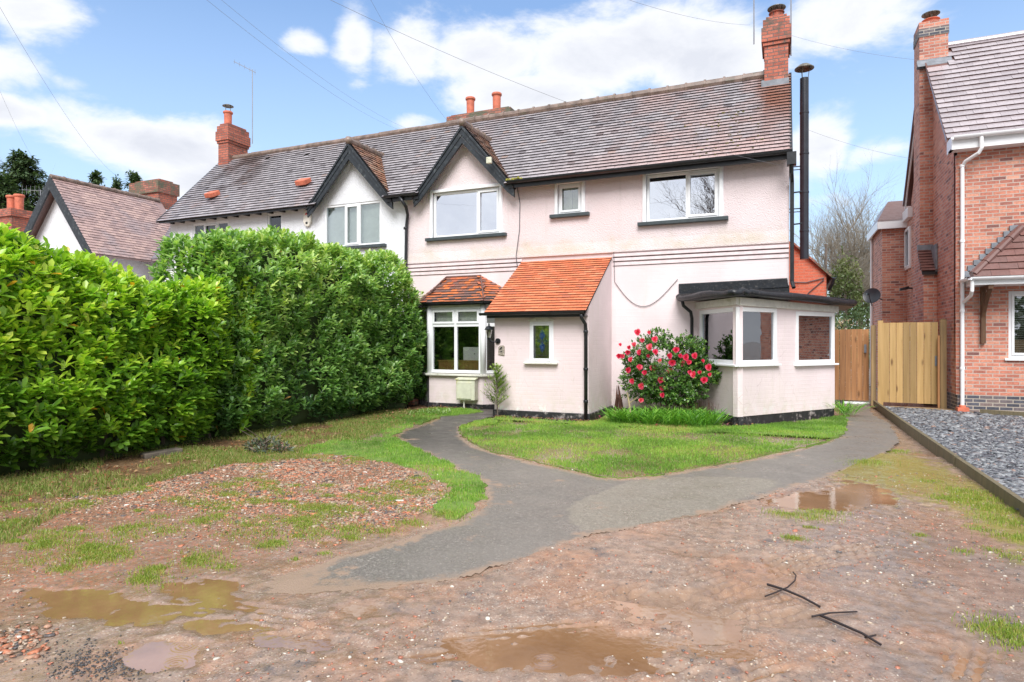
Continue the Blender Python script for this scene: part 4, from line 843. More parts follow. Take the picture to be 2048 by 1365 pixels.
# lantern by the porch corner
ln = empty('wall_lantern', (-5.27, 11.38, 1.6), 'black coach lantern with clear glass on the left corner of the porch', 'wall lamp')
MB().lathe([(.0,0),(.05,.0),(.055,.012),(.03,.03),(.0,.035)], 0, 0, 16)
lx, ly = -5.34, 11.22
mb = MB(); mb.tube([(-5.22, 11.395, 1.50), (-5.22, 11.37, 1.50)], .055, 16).tube([(-5.22, 11.37, 1.50), (-5.24, 11.30, 1.48), (-5.30, 11.24, 1.49), (lx, ly, 1.54)], .014, 8); mb.build('arm', M['black'], ln)
MB().lathe([(.03, 1.55), (.045, 1.60), (.07, 1.72)], lx, ly, 6).build('lamp_glass', glass('lantern_glass', .15, (.85,.85,.75)), ln)
MB().lathe([(.02, 1.53), (.034, 1.55), (.034, 1.565), (.02, 1.57)], lx, ly, 6).lathe([(.095, 1.72), (.10, 1.73), (.05, 1.79), (.02, 1.80), (.015, 1.84), (.004, 1.86)], lx, ly, 6).build('lamp_cap', M['black'], ln)
MB().lathe([(.012, 1.56), (.02, 1.6), (.018, 1.66), (.004, 1.69)], lx, ly, 10).build('bulb', M['upvc'], ln)
# number plaque
np_ = empty('house_number', (-5.14, 11.38, 1.3), 'small stone house number plaque reading 6 below the lantern', 'sign')
slate = plain('plaque_stone', (.34,.30,.25), .7, .3, 30, .5)
pl = MB().prism([(-5.215, 11.40, 1.235), (-5.08, 11.40, 1.215), (-5.075, 11.40, 1.39), (-5.10, 11.40, 1.415), (-5.17, 11.40, 1.41), (-5.21, 11.40, 1.38)], (0, -.025, 0)).build('plaque', slate, np_, bevel=.006)
fc = bpy.data.curves.new('numeral', 'FONT'); fc.body = '6'; fc.size = .17; fc.extrude = .004; fc.offset = .004; fc.align_x = 'CENTER'; fc.align_y = 'CENTER'
to = bpy.data.objects.new('tmp', fc); C.objects.link(to); dg = bpy.context.evaluated_depsgraph_get(); nm = bpy.data.meshes.new_from_object(to.evaluated_get(dg)); bpy.data.objects.remove(to)
no = bpy.data.objects.new('numeral', nm); C.objects.link(no); nm.materials.clear(); nm.materials.append(M['black']); no.parent = np_; no.rotation_euler = (R(90), 0, 0); no.location = Vector((-5.145, 11.372, 1.315))-Vector(np_.location)
# gas meter box
mbx = empty('meter_box', (-6.42, 12.45, .2), 'stained cream gas meter box below the bay window', 'meter box')
MB().prism([(-6.66, 12.47, .20), (-6.66, 12.47, .70), (-6.66, 12.30, .66), (-6.66, 12.30, .20)], (.46, 0, 0)).build('case', M['cream'], mbx, bevel=.012)
MB().box(-6.63, -6.28, 12.278, 12.30, .23, .60).build('door', M['cream'], mbx, bevel=.01); MB().tube([(-6.50, 12.38, .2), (-6.50, 12.38, -.02)], .018, 8).build('pipe', M['oldwhite'], mbx)
MB().prism([(-6.68, 12.475, .705), (-6.68, 12.28, .66), (-6.68, 12.28, .645), (-6.68, 12.475, .69)], (.50, 0, 0)).build('lid', M['cream'], mbx, bevel=.004)
# alarm box
al = empty('alarm_box', (-11.45, 13.05, 4.6), 'cream burglar alarm box with a red mark on the white house wall', 'alarm box')
MB().prism([(-11.57, 13.08, 4.93), (-11.35, 13.08, 4.93), (-11.33, 13.08, 4.62), (-11.40, 13.08, 4.50), (-11.52, 13.08, 4.50), (-11.59, 13.08, 4.62)], (0, -.07, 0)).build('case', plain('alarm_cream', (.74,.70,.62), .4), al, bevel=.02)
MB().tube([(-11.51, 13.005, 4.80), (-11.47, 13.005, 4.85), (-11.45, 13.005, 4.80), (-11.41, 13.005, 4.84)], .012, 5).build('red_mark', plain('alarm_red', (.75,.04,.03), .4), al); MB().box(-11.49, -11.43, 12.995, 13.01, 4.56, 4.61).build('lens', M['black'], al)
o = tag(MB().box(-6.05, -5.93, 12.56, 12.63, 5.42, 5.56).build('cable_junction_box', M['cream'], None, bevel=.012), 'small cream junction box on the right bargeboard of the pink gable', 'junction box')
# things behind the bay window
chest = empty('wooden_chest', (-6.8, 12.8, .5), 'pale wooden chest seen through the bay window', 'chest'); pinew = wood('chest_pine', (.62,.36,.12), (.5,.27,.08))
MB().box(-7.35, -6.18, 12.74, 13.0, .05, 1.03).build('carcass', pinew, chest); 
for k in range(3): MB().box(-7.31+k*.38, -6.96+k*.38, 12.728, 12.742, .6, .98).build('panel', pinew, chest, bevel=.006)
MB().box(-7.37, -6.16, 12.72, 13.01, 1.03, 1.06).build('top', pinew, chest)
wb_ = empty('white_carton', (-6.55, 12.85, 1.06), 'white carton standing on the wooden chest inside the bay window', 'box')
MB().box(-6.72, -6.28, 12.76, 12.98, 1.062, 1.36).build('carton', M['upvc'], wb_, bevel=.004); MB().tube([(-6.43, 12.757, 1.21), (-6.43, 12.753, 1.21)], .018, 12).build('mark', M['alu'], wb_)
# ------------------------------------------------------------------ gates, edging boards
def boards(mb, fr, s0, s1, z0, ztop, n0, n1, w=.125):
    k = int((s1-s0)/w+.5); w = (s1-s0)/k
    for i in range(k):
        a = s0+i*w; zt = ztop((a+w/2-s0)/(s1-s0)) if callable(ztop) else ztop
        mb.lbox(fr, a+.004, a+w-.004, z0, zt+random.uniform(-.004, .004), n0, n1+(.004 if i % 2 else 0), random.random())
fG = Fr(1.0, 17.15, 1.86, 17.1); gt = empty('garden_gate', (1.4, 17.1, 0), 'weathered orange boarded side gate between the pink house and the pale gate', 'gate', 'boarded side gates')
mb = MB(); boards(mb, fG, -.4, .84, .08, lambda t: 1.78, -.02, .0); mb.build('boards', M['wood_old'], gt)
mb = MB(); [mb.lbox(fG, -.4, .84, z, z+.1, -.07, -.021, .4) for z in (.3, 1.4)]; mb.build('rail', M['wood_old'], gt)
MB().lbox(fG, .74, .79, 1.22, 1.42, .004, .03).build('latch', M['lead'], gt)
fG2 = Fr(1.97, 16.68, 3.12, 16.55); gt2 = empty('garden_gate', (2.5, 16.6, 0), 'tall pale new pine gate beside the brick house', 'gate', 'boarded side gates')
mb = MB(); boards(mb, fG2, .10, fG2.len, .10, 1.92, -.02, .0); mb.build('boards', M['wood_new'], gt2)
mb = MB(); [mb.lbox(fG2, .1, fG2.len, z, z+.1, -.07, -.021, .4) for z in (.3, 1.5)]; mb.lbox(fG2, .0, .11, .02, 1.97, -.06, .02, .6); mb.build('frame', M['wood_new'], gt2)
MB().lbox(fG2, fG2.len-.06, fG2.len-.02, .95, 1.17, .004, .02).build('latch', M['lead'], gt2)
def post(x, y, h, lab, m='wood_post', s=.1):
    o = MB().box(x-s/2, x+s/2, y-s/2, y+s/2, -.02, h, random.random()).prism([(x-s/2, y-s/2, h+.0005), (x+s/2, y-s/2, h+.0005), (x, y-s/2, h+.02)], (0, s, 0)).build('gate_post', M[m], None, bevel=.004); return tag(o, lab, 'post', 'timber gate posts')
post(1.90, 16.83, 1.86, 'dark gate post in the corner between the two gates'); post(3.20, 16.5, 1.97, 'brown gate post against the brick house wall', s=.12)
o = MB().box(3.09, 3.13, 16.42, 16.46, .03, 1.62, .8).build('gate_stop', M['wood_old'], None); tag(o, 'slim orange wooden strip on the right post of the pale gate', 'strip')
o = MB().box(1.28, 1.85, 17.05, 17.11, .0, .05).build('threshold', M['upvc'], None, bevel=.006); tag(o, 'white threshold bar under the orange gate', 'threshold')
ed = empty('edging_board', (1.9, 10, 0), 'long low timber edging board between the muddy drive and the grey slate', 'edging board')
ys = [2.2, 5.4, 9.0, 12.8, 16.62]
for a, b in zip(ys, ys[1:]):
    MB().prism([(1.86+random.uniform(-.01, .01), a, -.06), (1.91, a, -.06), (1.91, a, .13), (1.86, a, .13)], (random.uniform(-.01, .01), b-a-.006, random.uniform(-.01, .01))).build('board', M['wood_edge'], ed, bevel=.004)
ed2 = MB().prism([(3.62, 15.45, -.05), (3.62, 15.45, .12), (8.5, 13.2, .12), (8.5, 13.2, -.05)], (.03, .05, 0)).build('edging_board', M['wood_edge'], None, bevel=.004); tag(ed2, 'timber edging board at the foot of the blue brick plinth', 'edging board')

# ------------------------------------------------------------------ cables
def cable(p0, p1, sag, r, label, group=None, m='wire', name='overhead_cable'):
    p0, p1 = Vector(p0), Vector(p1); pts = []
    for i in range(25):
        t = i/24; p = p0.lerp(p1, t); p.z -= sag*4*t*(1-t); pts.append(p)
    return tag(MB().tube(pts, r, 6).build(name, M[m], None, smooth=True), label, 'cable', group)
def far(px, py, t): r = ray(px, py); return (r[0]*t, r[1]*t, 1.5+r[2]*t)
OC = 'overhead cables crossing the sky'
cable(far(805, 262, 21), far(340, -60, 8), .25, .0021, 'left of the two thin cables rising from behind the middle of the ridge', OC)
cable(far(826, 262, 21), far(395, -40, 9), .25, .0021, 'right of the two thin cables rising from behind the middle of the ridge', OC)
cable((.05, 13.02, 4.8), far(600, -30, 8), .28, .0026, 'long cable running from the sky to the right end of the pink eaves', OC)
cable(far(1500, 50, 16), far(1200, -20, 10), .12, .0026, 'cable running into the right-hand chimney from the top of the sky', OC)
cable(far(1580, 70, 16), (3.9, 17.5, 7.9), .15, .0026, 'cable between the right-hand chimney and the brick house roof', OC)
cable(far(1612, 258, 15.4), (3.35, 16.6, 5.4), .12, .0026, 'thin cable between the black flue and the brick house gable', OC)
cable(far(255, 365, 26), far(-20, -20, 9), .5, .0022, 'cable sweeping down the far left sky to the distant roof', OC)
cable(far(95, 350, 30), far(-30, 110, 12), .4, .0022, 'short cable low at the far left edge of the sky', OC)
cable((-5.98, 12.6, 5.5), far(720, -40, 8), .35, .0016, 'cable ending at the junction box on the pink gable', OC)
pts = [(-5.52, YF-.03, 4.95), (-5.45, YF-.03, 4.6), (-5.46, YF-.03, 4.0), (-5.52, YF-.09, 3.4), (-5.5, YF-.07, 3.2), (-5.42, YF-.07, 3.12)]
tag(MB().tube(pts, .009, 6).build('wall_cable', M['cable'], None), 'dark cable clipped down the pink wall right of the gable window', 'cable')
pts = [(-3.30, YF-.06, 3.37), (-3.29, YF-.05, 3.1), (-3.29, YF-.02, 2.75)]+[(-3.29+1.3*t, YF-.02, 2.75-.62*math.sin(math.pi*min(1, t*1.0))*(1-.28*t)) for t in [k/14 for k in range(1, 15)]]
tag(MB().tube(pts, .006, 6).build('wall_cable', M['cable'], None), 'slack loop of cable hanging on the pink wall between porch and extension', 'cable')
# ------------------------------------------------------------------ ground
HEDGE_X = -7.6
lawn_pts = [G(*p) for p in [(922,862),(935,850),(985,838),(1000,850)]] + [(-5.1,11.25),(-3.3,11.2),(-3.25,12.9),(-1.75,12.9),(-.75,11.65),(.95,13.9),(1.15,14.3)] + [G(*p) for p in [(1692,850),(1680,872),(1600,897),(1450,927),(1250,957),(1150,942),(1000,907),(945,888)]]
path_pts = [(-5.6,12.5),(-6.6,12.4),(-7.0,11.8)] + [G(*p) for p in [(882,838),(806,864),(797,880),(850,907),(902,932),(955,960),(975,992),(955,1022),(900,1050),(800,1082),(680,1112),(600,1142),(480,1175),(560,1195),(700,1185),(850,1172),(980,1140),(1100,1100),(1165,1075),(1250,1060),(1350,1045),(1480,1010),(1560,985),(1680,945),(1780,900),(1795,875),(1775,845)]] + [(1.66,14.6),(1.72,17.2),(1.2,17.2),(1.12,14.8)] + [G(*p) for p in [(1692,850),(1680,876),(1600,900),(1450,930),(1250,960),(1150,945),(1000,910),(940,890),(920,862),(930,848),(985,834)]] + [(-5.25,11.5),(-5.3,12.5)]
tar_pts = [G(*p) for p in [(1135,1012),(1200,985),(1260,962),(1420,952),(1540,958),(1570,965),(1480,1000),(1380,1040),(1250,1058),(1165,1068),(1140,1045)]]
lawnl_pts = [(-5.9,12.0),(-7.2,12.2)] + [G(*p) for p in [(735,850),(690,872),(600,905),(690,912),(790,930),(860,955),(895,975),(905,990),(870,1012),(905,1040),(960,1010),(972,992),(952,958),(898,930),(845,905),(795,880),(802,863),(878,836)]]
rub_pts = [G(*p) for p in [(-40,1010),(300,965),(420,925),(560,905),(640,905),(760,918),(850,955),(890,975),(900,990),(860,1020),(800,1050),(700,1085),(600,1110),(430,1150),(200,1200),(-60,1240)]]
slate_pts = [(1.93,1.5),(1.93,16.4),(3.3,15.9),(9,13.0),(12,1.5)]
pud = [(G(345,1315),.20,.15,.03,0),(G(200,1215),.55,.15,.015,.2),(G(430,1200),.40,.17,.017,-.2),(G(500,1262),.40,.12,.020,.1),(G(610,1290),.34,.10,.018,.1),(G(120,1195),.3,.08,.015,.1),(G(1590,998),.38,.42,.022,0),(G(1700,985),.32,.50,.030,0),
       (G(1350,1225),.34,.26,.026,.3),(G(1300,1285),.55,.15,.022,.35),(G(1100,1325),.50,.11,.020,.3),(G(980,1300),.3,.08,.016,.2),(G(1430,1190),.25,.12,.018,.5),(G(820,1265),.10,.16,.013,0),(G(735,1222),.12,.09,.013,.1),(G(830,1240),.13,.07,.013,0),(G(650,1088),.10,.09,.013,0),(G(830,1175),.12,.05,.013,.2),(G(1400,1108),.16,.07,.012,.1),(G(950,1325),.3,.08,.012,.2),(G(1600,1240),.25,.08,.012,.6),(G(1880,1300),.3,.08,.012,.2),(G(1200,1150),.3,.08,.010,.2)]
def grid_axis(lo, hi, step, far_):
    core = np.arange(lo, hi+1e-6, step); out = []; x = hi; d = step
    while x < far_: d *= 1.35; x += d; out.append(x)
    left = []; x = lo; d = step
    while x > -far_: d *= 1.35; x -= d; left.append(x)
    return np.concatenate([left[::-1], core, out])
gx = grid_axis(-8.0, 2.0, .018, 500); gy = grid_axis(1.4, 9.6, .018, 500)
GX, GY = np.meshgrid(gx, gy, indexing='ij')
def blur_poly(poly, X, Y, wd=.25, n=14):
    r = 0
    for k in range(n):
        a = 2*math.pi*k/n; r = r+inpoly(X+wd*math.cos(a)*(1 if k % 2 else .5), Y+wd*math.sin(a)*(1 if k % 2 else .5), poly)
    return r/n
def height(X, Y):
    core = (X > -8.2) & (X < 1.9) & (Y > 1.2) & (Y < 9.7)
    h = (fbm(X, Y, 5, 1.6)-.5)*.030 + (fbm(X+31, Y, 4, 9)-.5)*.012 + (fbm(X, Y+77, 3, 26)-.5)*.011
    # tyre tread ridges curving through the soft mud on the right
    for cx_, cy_, L_, wd, ang in ((-.35,3.5,1.2,.14,.9),(.30,4.9,1.0,.16,.9),(-.05,3.2,1.0,.14,1.0),(.75,3.35,.7,.12,1.4),(.9,6.8,1.0,.14,.3),(-1.3,2.9,.9,.13,.75),(-.2,4.3,1.2,.13,1.15),(.0,2.75,.8,.12,.5),(-.8,3.9,1.0,.10,1.1),(-2.6,2.6,1.0,.12,.25)):
        u = (X-cx_)*math.cos(ang)+(Y-cy_)*math.sin(ang); v = -(X-cx_)*math.sin(ang)+(Y-cy_)*math.cos(ang)+.06*np.sin(u*2.2)
        m = np.exp(-(v/wd)**4)*np.exp(-(u/(L_*.6))**4)*np.clip((fbm(X, Y, 3, 4)-.36)*5, 0, 1); h = h+m*(.015*np.sin(v*92+u*4)+.005*np.sin(u*75+v*20)-.014)
    for (px_, py_), a, b, d, an in pud:
        u = (X-px_)*math.cos(an)+(Y-py_)*math.sin(an); v = -(X-px_)*math.sin(an)+(Y-py_)*math.cos(an)
        q = (u/a)**2+(v/b)**2+(fbm(X, Y, 4, 3.5)-.5)*3.0+(fbm(X+3, Y, 4, 11)-.5)*1.6; h = h-np.clip(1.5-q, 0, 1)*d
    h = h+.008
    bm_ = blur_poly(path_pts, X, Y, .20); k_ = np.clip(bm_*2.2, 0, 1); nz_ = (fbm(X, Y, 5, 2.2)-.5)*.030+(fbm(X+5, Y, 4, 12)-.5)*.014
    h = h*(1-k_)+.0055*k_; h = h-np.clip((bm_-.5)*2, 0, 1)*.026+nz_*np.clip(1-np.abs(bm_-.62)*2.4, 0, 1)
    h = np.where((bm_ > .97) & inpoly(X, Y, path_pts), -.02, h); h = np.where(inpoly(X, Y, lawn_pts), -.02, h)
    return np.where(core, h, np.where((X > 1.86), -.03, -.02))
WZ_ = -.0055; GZ = height(GX, GY)
nx, ny = GX.shape; idx = np.arange(nx*ny).reshape(nx, ny)
Fq = np.stack([idx[:-1,:-1], idx[1:,:-1], idx[1:,1:], idx[:-1,1:]], -1).reshape(-1, 4)
me = arr_mesh('ground', np.stack([GX, GY, GZ], -1).reshape(-1, 3), Fq, smooth=True)
zr = blur_poly(rub_pts, GX, GY, .35); zl = np.clip(1-np.abs(GX+7.2)/1.6, 0, 1)*((GX < -5.2))  # leaf-littered soil at the hedge foot
mossm = np.exp(-(((GX-1.0)/.75)**2+((GY-8.6)/1.9)**2)); mossm = np.clip(mossm+np.exp(-(((GX-1.7)/.35)**2+((GY-5.6)/2.6)**2))*.7, 0, 1)
wetm = np.clip((WZ_+.011-GZ)/.012, 0, 1)*((GX > -8) & (GX < 1.9) & (GY < 9.6) & (GY > 1.2))
for nm_, a_ in (('rubble', zr), ('litter', zl), ('mossy', mossm), ('wetness', wetm)):
    at = me.attributes.new(nm_, 'FLOAT', 'POINT'); at.data.foreach_set('value', a_.ravel().astype(np.float32))
m, nt, b = newmat('wet_mud'); g = NB(nt); p = g.wpos(); x = g.xyz(p)
n1 = g.noise(p, 1.3, 6, .6); n2 = g.noise(p, 11, 6, .65); n3 = g.noise(p, 55, 4, .6)
col = g.ramp(n1, [(.28,(.28,.145,.080)),(.42,(.33,.19,.12)),(.52,(.26,.185,.14)),(.62,(.33,.22,.155)),(.76,(.19,.16,.145))])
vo = g.n('ShaderNodeTexVoronoi', {'Vector': p, 'Scale': 42.0}); sc_ = g.rng(vo.outputs['Distance'], .30, .18); sep_ = g.n('ShaderNodeSeparateColor', {0: vo.outputs['Color']}).outputs
peb = g.ramp(sep_[0], [(0,(.34,.13,.08)),(.3,(.22,.17,.14)),(.6,(.40,.30,.22)),(.85,(.11,.10,.10)),(1,(.55,.50,.42))])
col = g.mix(g.m('MULTIPLY', sc_, g.m('MULTIPLY', g.rng(n1, .35, .65, .25, .8), g.rng(sep_[1], .35, .6))), col, peb)
vo2 = g.n('ShaderNodeTexVoronoi', {'Vector': p, 'Scale': 120.0}); s2_ = g.n('ShaderNodeSeparateColor', {0: vo2.outputs['Color']}).outputs
col = g.mix(g.m('MULTIPLY', g.rng(s2_[1], .5, .65), g.rng(g.noise(p, 1.9, 5), .4, .65, .12, .6)), col, g.ramp(s2_[0], [(0,(.10,.085,.08)),(.25,(.30,.17,.11)),(.5,(.22,.18,.155)),(.75,(.42,.32,.25)),(.93,(.62,.56,.48))]))
gz = g.m('MULTIPLY', g.rng(g.m('ADD', x[0], g.m('MULTIPLY', g.m('SUBTRACT', g.noise(p, 1.7, 5), .5), 2.4)), .1, 1.1), g.rng(x[1], 6.8, 5.2)); col = g.mix(g.m('MULTIPLY', gz, .55), col, (.17,.145,.13))
sv = g.rng(n2, .3, .7, .72, 1.22); col = g.mix(1.0, col, g.n('ShaderNodeCombineColor', {0: sv, 1: sv, 2: sv}).outputs[0], 'MULTIPLY')
col = g.mix(g.m('MULTIPLY', g.rng(g.noise(p, 3.1, 7, .75), .55, .70), .85), col, (.085,.075,.075))
rb = g.attr('rubble'); rcol = g.ramp(g.n('ShaderNodeSeparateColor', {0: g.n('ShaderNodeTexVoronoi', {'Vector': p, 'Scale': 60.0}).outputs['Color']}).outputs[0], [(0,(.40,.12,.07)),(.3,(.24,.14,.10)),(.6,(.33,.16,.10)),(.9,(.14,.10,.09)),(1,(.5,.44,.36))]); col = g.mix(g.m('MULTIPLY', rb, .75), col, rcol)
li = g.rng(g.m('ADD', g.attr('litter'), g.m('MULTIPLY', g.m('SUBTRACT', n2, .5), .8)), .15, .6); col = g.mix(li, col, g.ramp(n3, [(.3,(.09,.06,.035)),(.55,(.20,.12,.065)),(.7,(.32,.20,.11))]))
mo = g.rng(g.m('ADD', g.attr('mossy'), g.m('MULTIPLY', g.m('SUBTRACT', g.noise(p, 7, 6, .7), .5), 1.4)), .35, .75); col = g.mix(g.m('MULTIPLY', mo, .8), col, (.24,.22,.035))
wt = g.attr('wetness'); col = g.mix(g.m('MULTIPLY', wt, .55), col, (.235,.14,.08)); nt.links.new(col, b.inputs['Base Color'])
wet = g.rng(g.noise(p, 2.0, 5, .6), .35, .65, .07, .30); nt.links.new(g.m('MULTIPLY', g.m('ADD', wet, g.m('MULTIPLY', g.m('ADD', rb, li), .15), True), g.m('SUBTRACT', 1.0, g.m('MULTIPLY', wt, .75))), b.inputs['Roughness']); b.inputs['Specular IOR Level'].default_value = .75
hh = g.m('ADD', g.m('MULTIPLY', n2, .5), g.m('ADD', g.m('MULTIPLY', n3, .35), g.m('MULTIPLY', sc_, .35))); nt.links.new(g.bump(hh, .55, .012), b.inputs['Normal'])
M['mud'] = m
go = link('ground', me, m); go['kind'] = 'structure'
# water lying in the dips
WZ = -.0055
def water(name, pts, col, label_kind='structure'):
    pass
m, nt, b = newmat('muddy_water'); g = NB(nt); p = g.wpos()
col = g.ramp(g.noise(p, 1.6, 5, .6), [(.3,(.20,.105,.05)),(.5,(.27,.150,.075)),(.65,(.36,.205,.115)),(.8,(.40,.25,.15))]); nt.links.new(col, b.inputs['Base Color']); b.inputs['Roughness'].default_value = .03
b.inputs['Specular IOR Level'].default_value = .6; b.inputs['IOR'].default_value = 2.3
# rain-drop rings
rings = None
for (px_, py_) in (G(350,1325), G(1165,1185), G(1090,1320), G(370,1290), G(1640,985)):
    v = g.n('ShaderNodeVectorMath', {0: p, 1: (px_, py_, WZ)}, operation='DISTANCE').outputs['Value']
    rr = g.m('MULTIPLY', g.m('SINE', g.m('MULTIPLY', v, 300)), g.rng(v, .10, .02)); rings = rr if rings is None else g.m('ADD', rings, rr)
nt.links.new(g.bump(g.m('ADD', g.m('MULTIPLY', g.noise(p, 25, 3), .5), g.m('MULTIPLY', rings, .35)), .12, .01), b.inputs['Normal']); M['water'] = m
for i, poly in enumerate(([(-4.4,1.5),(-4.4,3.6),(-2.3,3.6),(-1.9,2.9),(-1.9,1.5)], [(-1.9,1.6),(-1.9,3.6),(1.5,3.6),(1.6,1.6)], [(-.5,5.6),(-.5,8.0),(1.3,8.0),(1.3,5.6)], [(-3.2,3.7),(-3.2,5.2),(-2.6,5.2),(-2.5,3.7)])):
    mb = MB(); mb.prism([(a, c_, WZ-.1) for a, c_ in poly], (0, 0, .1)); o = mb.build('puddle', M['water'], None); o['kind'] = 'structure'
# flat sheets
def sheet(name, pts, z, m, th=.03, jit=.03, step=.1):
    P = smooth_poly(pts, step, jit); tri = tessellate_polygon([[Vector((a, b_, 0)) for a, b_ in P]])
    n = len(P); V = [(a, b_, z) for a, b_ in P]+[(a, b_, z-th) for a, b_ in P]; Fc = []
    for t in tri:
        t = list(t); a, b_, c_ = (Vector(V[i]) for i in t)
        if (b_-a).cross(c_-a).z < 0: t = t[::-1]
        Fc.append(t)
    for i in range(n): j = (i+1) % n; Fc.append([i, j, n+j, n+i])
    me = bpy.data.meshes.new(name); me.from_pydata(V, [], Fc); o = link(name, me, m); o['kind'] = 'structure'; return o, P
def gsheet(name, poly, z, m, step=.03):
    xs = [q[0] for q in poly]; ys = [q[1] for q in poly]; P = smooth_poly(poly, .1, .04); gx_ = np.arange(min(xs)-.2, max(xs)+.2, step); gy_ = np.arange(min(ys)-.2, max(ys)+.2, step)
    A_, B_ = np.meshgrid(gx_, gy_, indexing='ij'); e = blur_poly(P, A_, B_, .10)*.35+blur_poly(P, A_, B_, .26)*.65; c_ = inpoly(A_[:-1, :-1]+step/2, B_[:-1, :-1]+step/2, P)
    ix = np.arange(A_.size).reshape(A_.shape); F_ = np.stack([ix[:-1,:-1], ix[1:,:-1], ix[1:,1:], ix[:-1,1:]], -1)[c_]; u_, inv = np.unique(F_, return_inverse=True); F_ = inv.reshape(F_.shape)
    V_ = np.stack([A_.ravel()[u_], B_.ravel()[u_], z+(fbm(A_.ravel()[u_], B_.ravel()[u_], 3, 2)-.5)*.002], -1); me = arr_mesh(name, V_, F_, smooth=True); pt_ = (blur_poly(tar_pts, A_, B_, .10)*.5+blur_poly(tar_pts, A_, B_, .22)*.5).ravel()[u_]; at = me.attributes.new('patch', 'FLOAT', 'POINT'); at.data.foreach_set('value', pt_.astype(np.float32)); at = me.attributes.new('edge', 'FLOAT', 'POINT'); at.data.foreach_set('value', e.ravel()[u_].astype(np.float32)); o = link(name, me, m); o['kind'] = 'structure'; return o
def tarmac(name, dark, light, worn):
    m, nt, b = newmat(name); g = NB(nt); p = g.wpos(); x = g.xyz(p)
    n1 = g.noise(p, .9, 5, .6); vo = g.n('ShaderNodeTexVoronoi', {'Vector': p, 'Scale': 95.0}); s = g.n('ShaderNodeSeparateColor', {0: vo.outputs['Color']}).outputs
    agg = g.ramp(s[0], [(0, tuple(c*.75 for c in dark)), (.5, dark), (.93, light), (1, tuple(min(1, c*1.6) for c in light))])
    col = g.mix(g.rng(n1, .35, .65), agg, g.mix(.5, agg, light))
    pf = g.rng(g.m('ADD', g.attr('patch'), g.m('MULTIPLY', g.m('SUBTRACT', g.noise(p, 5, 6, .7), .5), .9)), .40, .62); col = g.mix(g.m('MULTIPLY', pf, .85), col, g.ramp(s[1], [(0,(.17,.15,.12)),(.5,(.235,.21,.17)),(.92,(.30,.27,.22)),(1,(.42,.38,.32))]))
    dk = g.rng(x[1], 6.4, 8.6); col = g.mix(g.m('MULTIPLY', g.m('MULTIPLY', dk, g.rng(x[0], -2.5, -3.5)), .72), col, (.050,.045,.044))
    # mud washed over the lower end and along the edges
    eg = g.m('MULTIPLY', g.m('SUBTRACT', 1.0, g.attr('edge')), g.rng(x[1], 11.5, 7.5, .55, 1.15)); mudf = g.m('ADD', g.m('MULTIPLY', eg, 1.5), g.m('ADD', g.m('MULTIPLY', g.rng(x[1], 3.7, 2.8), .75), g.m('MULTIPLY', g.rng(g.noise(p, 2.4, 7, .7), .52, .68), worn)))
    col = g.mix(g.rng(g.m('ADD', mudf, g.m('MULTIPLY', g.m('SUBTRACT', g.noise(p, 6, 7, .75), .5), 1.5)), .35, .85), col, (.31,.22,.16))
    nt.links.new(col, b.inputs['Base Color']); nt.links.new(g.rng(g.noise(p, 3, 5), .3, .7, .25, .55), b.inputs['Roughness'])
    nt.links.new(g.bump(g.m('ADD', vo.outputs['Distance'], g.noise(p, 30, 4)), .45, .006), b.inputs['Normal']); return m
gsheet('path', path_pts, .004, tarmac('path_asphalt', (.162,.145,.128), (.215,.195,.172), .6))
m, nt, b = newmat('lawn_soil'); g = NB(nt); p = g.wpos(); col = g.ramp(g.noise(p, 6, 7, .7), [(.3,(.09,.13,.03)),(.5,(.14,.24,.035)),(.65,(.21,.23,.06)),(.78,(.20,.13,.08))]); nt.links.new(col, b.inputs['Base Color']); b.inputs['Roughness'].default_value = .8; nt.links.new(g.bump(g.noise(p, 40, 5), .8, .02), b.inputs['Normal']); M['soil'] = m
_, LP = sheet('lawn', lawn_pts, .016, M['soil'], .045, .055); _, LL = sheet('lawn', lawnl_pts, .012, M['soil'], .04, .075)
m, nt, b = newmat('slate_bed_mat'); g = NB(nt); p = g.wpos(); s = g.n('ShaderNodeSeparateColor', {0: g.n('ShaderNodeTexVoronoi', {'Vector': p, 'Scale': 32.0}).outputs['Color']}).outputs
nt.links.new(g.ramp(s[0], [(0,(.06,.065,.075)),(.5,(.13,.14,.155)),(1,(.24,.25,.26))]), b.inputs['Base Color']); b.inputs['Roughness'].default_value = .4; nt.links.new(g.bump(g.n('ShaderNodeTexVoronoi', {'Vector': p, 'Scale': 32.0}).outputs[0], .9, .02), b.inputs['Normal'])
o = MB().prism([(a, c_, -.04) for a, c_ in slate_pts], (0, 0, .052)).build('slate_bed', m, None); o['kind'] = 'structure'
m = plain('sandy_soil', (.30,.21,.12), .8, .3, 12, .8, dirt=((.13,.10,.05), 5))
sheet('sandy_strip', [(1.95,16.1),(1.95,16.5),(3.3,16.3),(3.75,15.6),(4.7,15.1),(4.5,14.8),(3.6,15.1),(2.9,15.6)], .03, m, .03, .05)

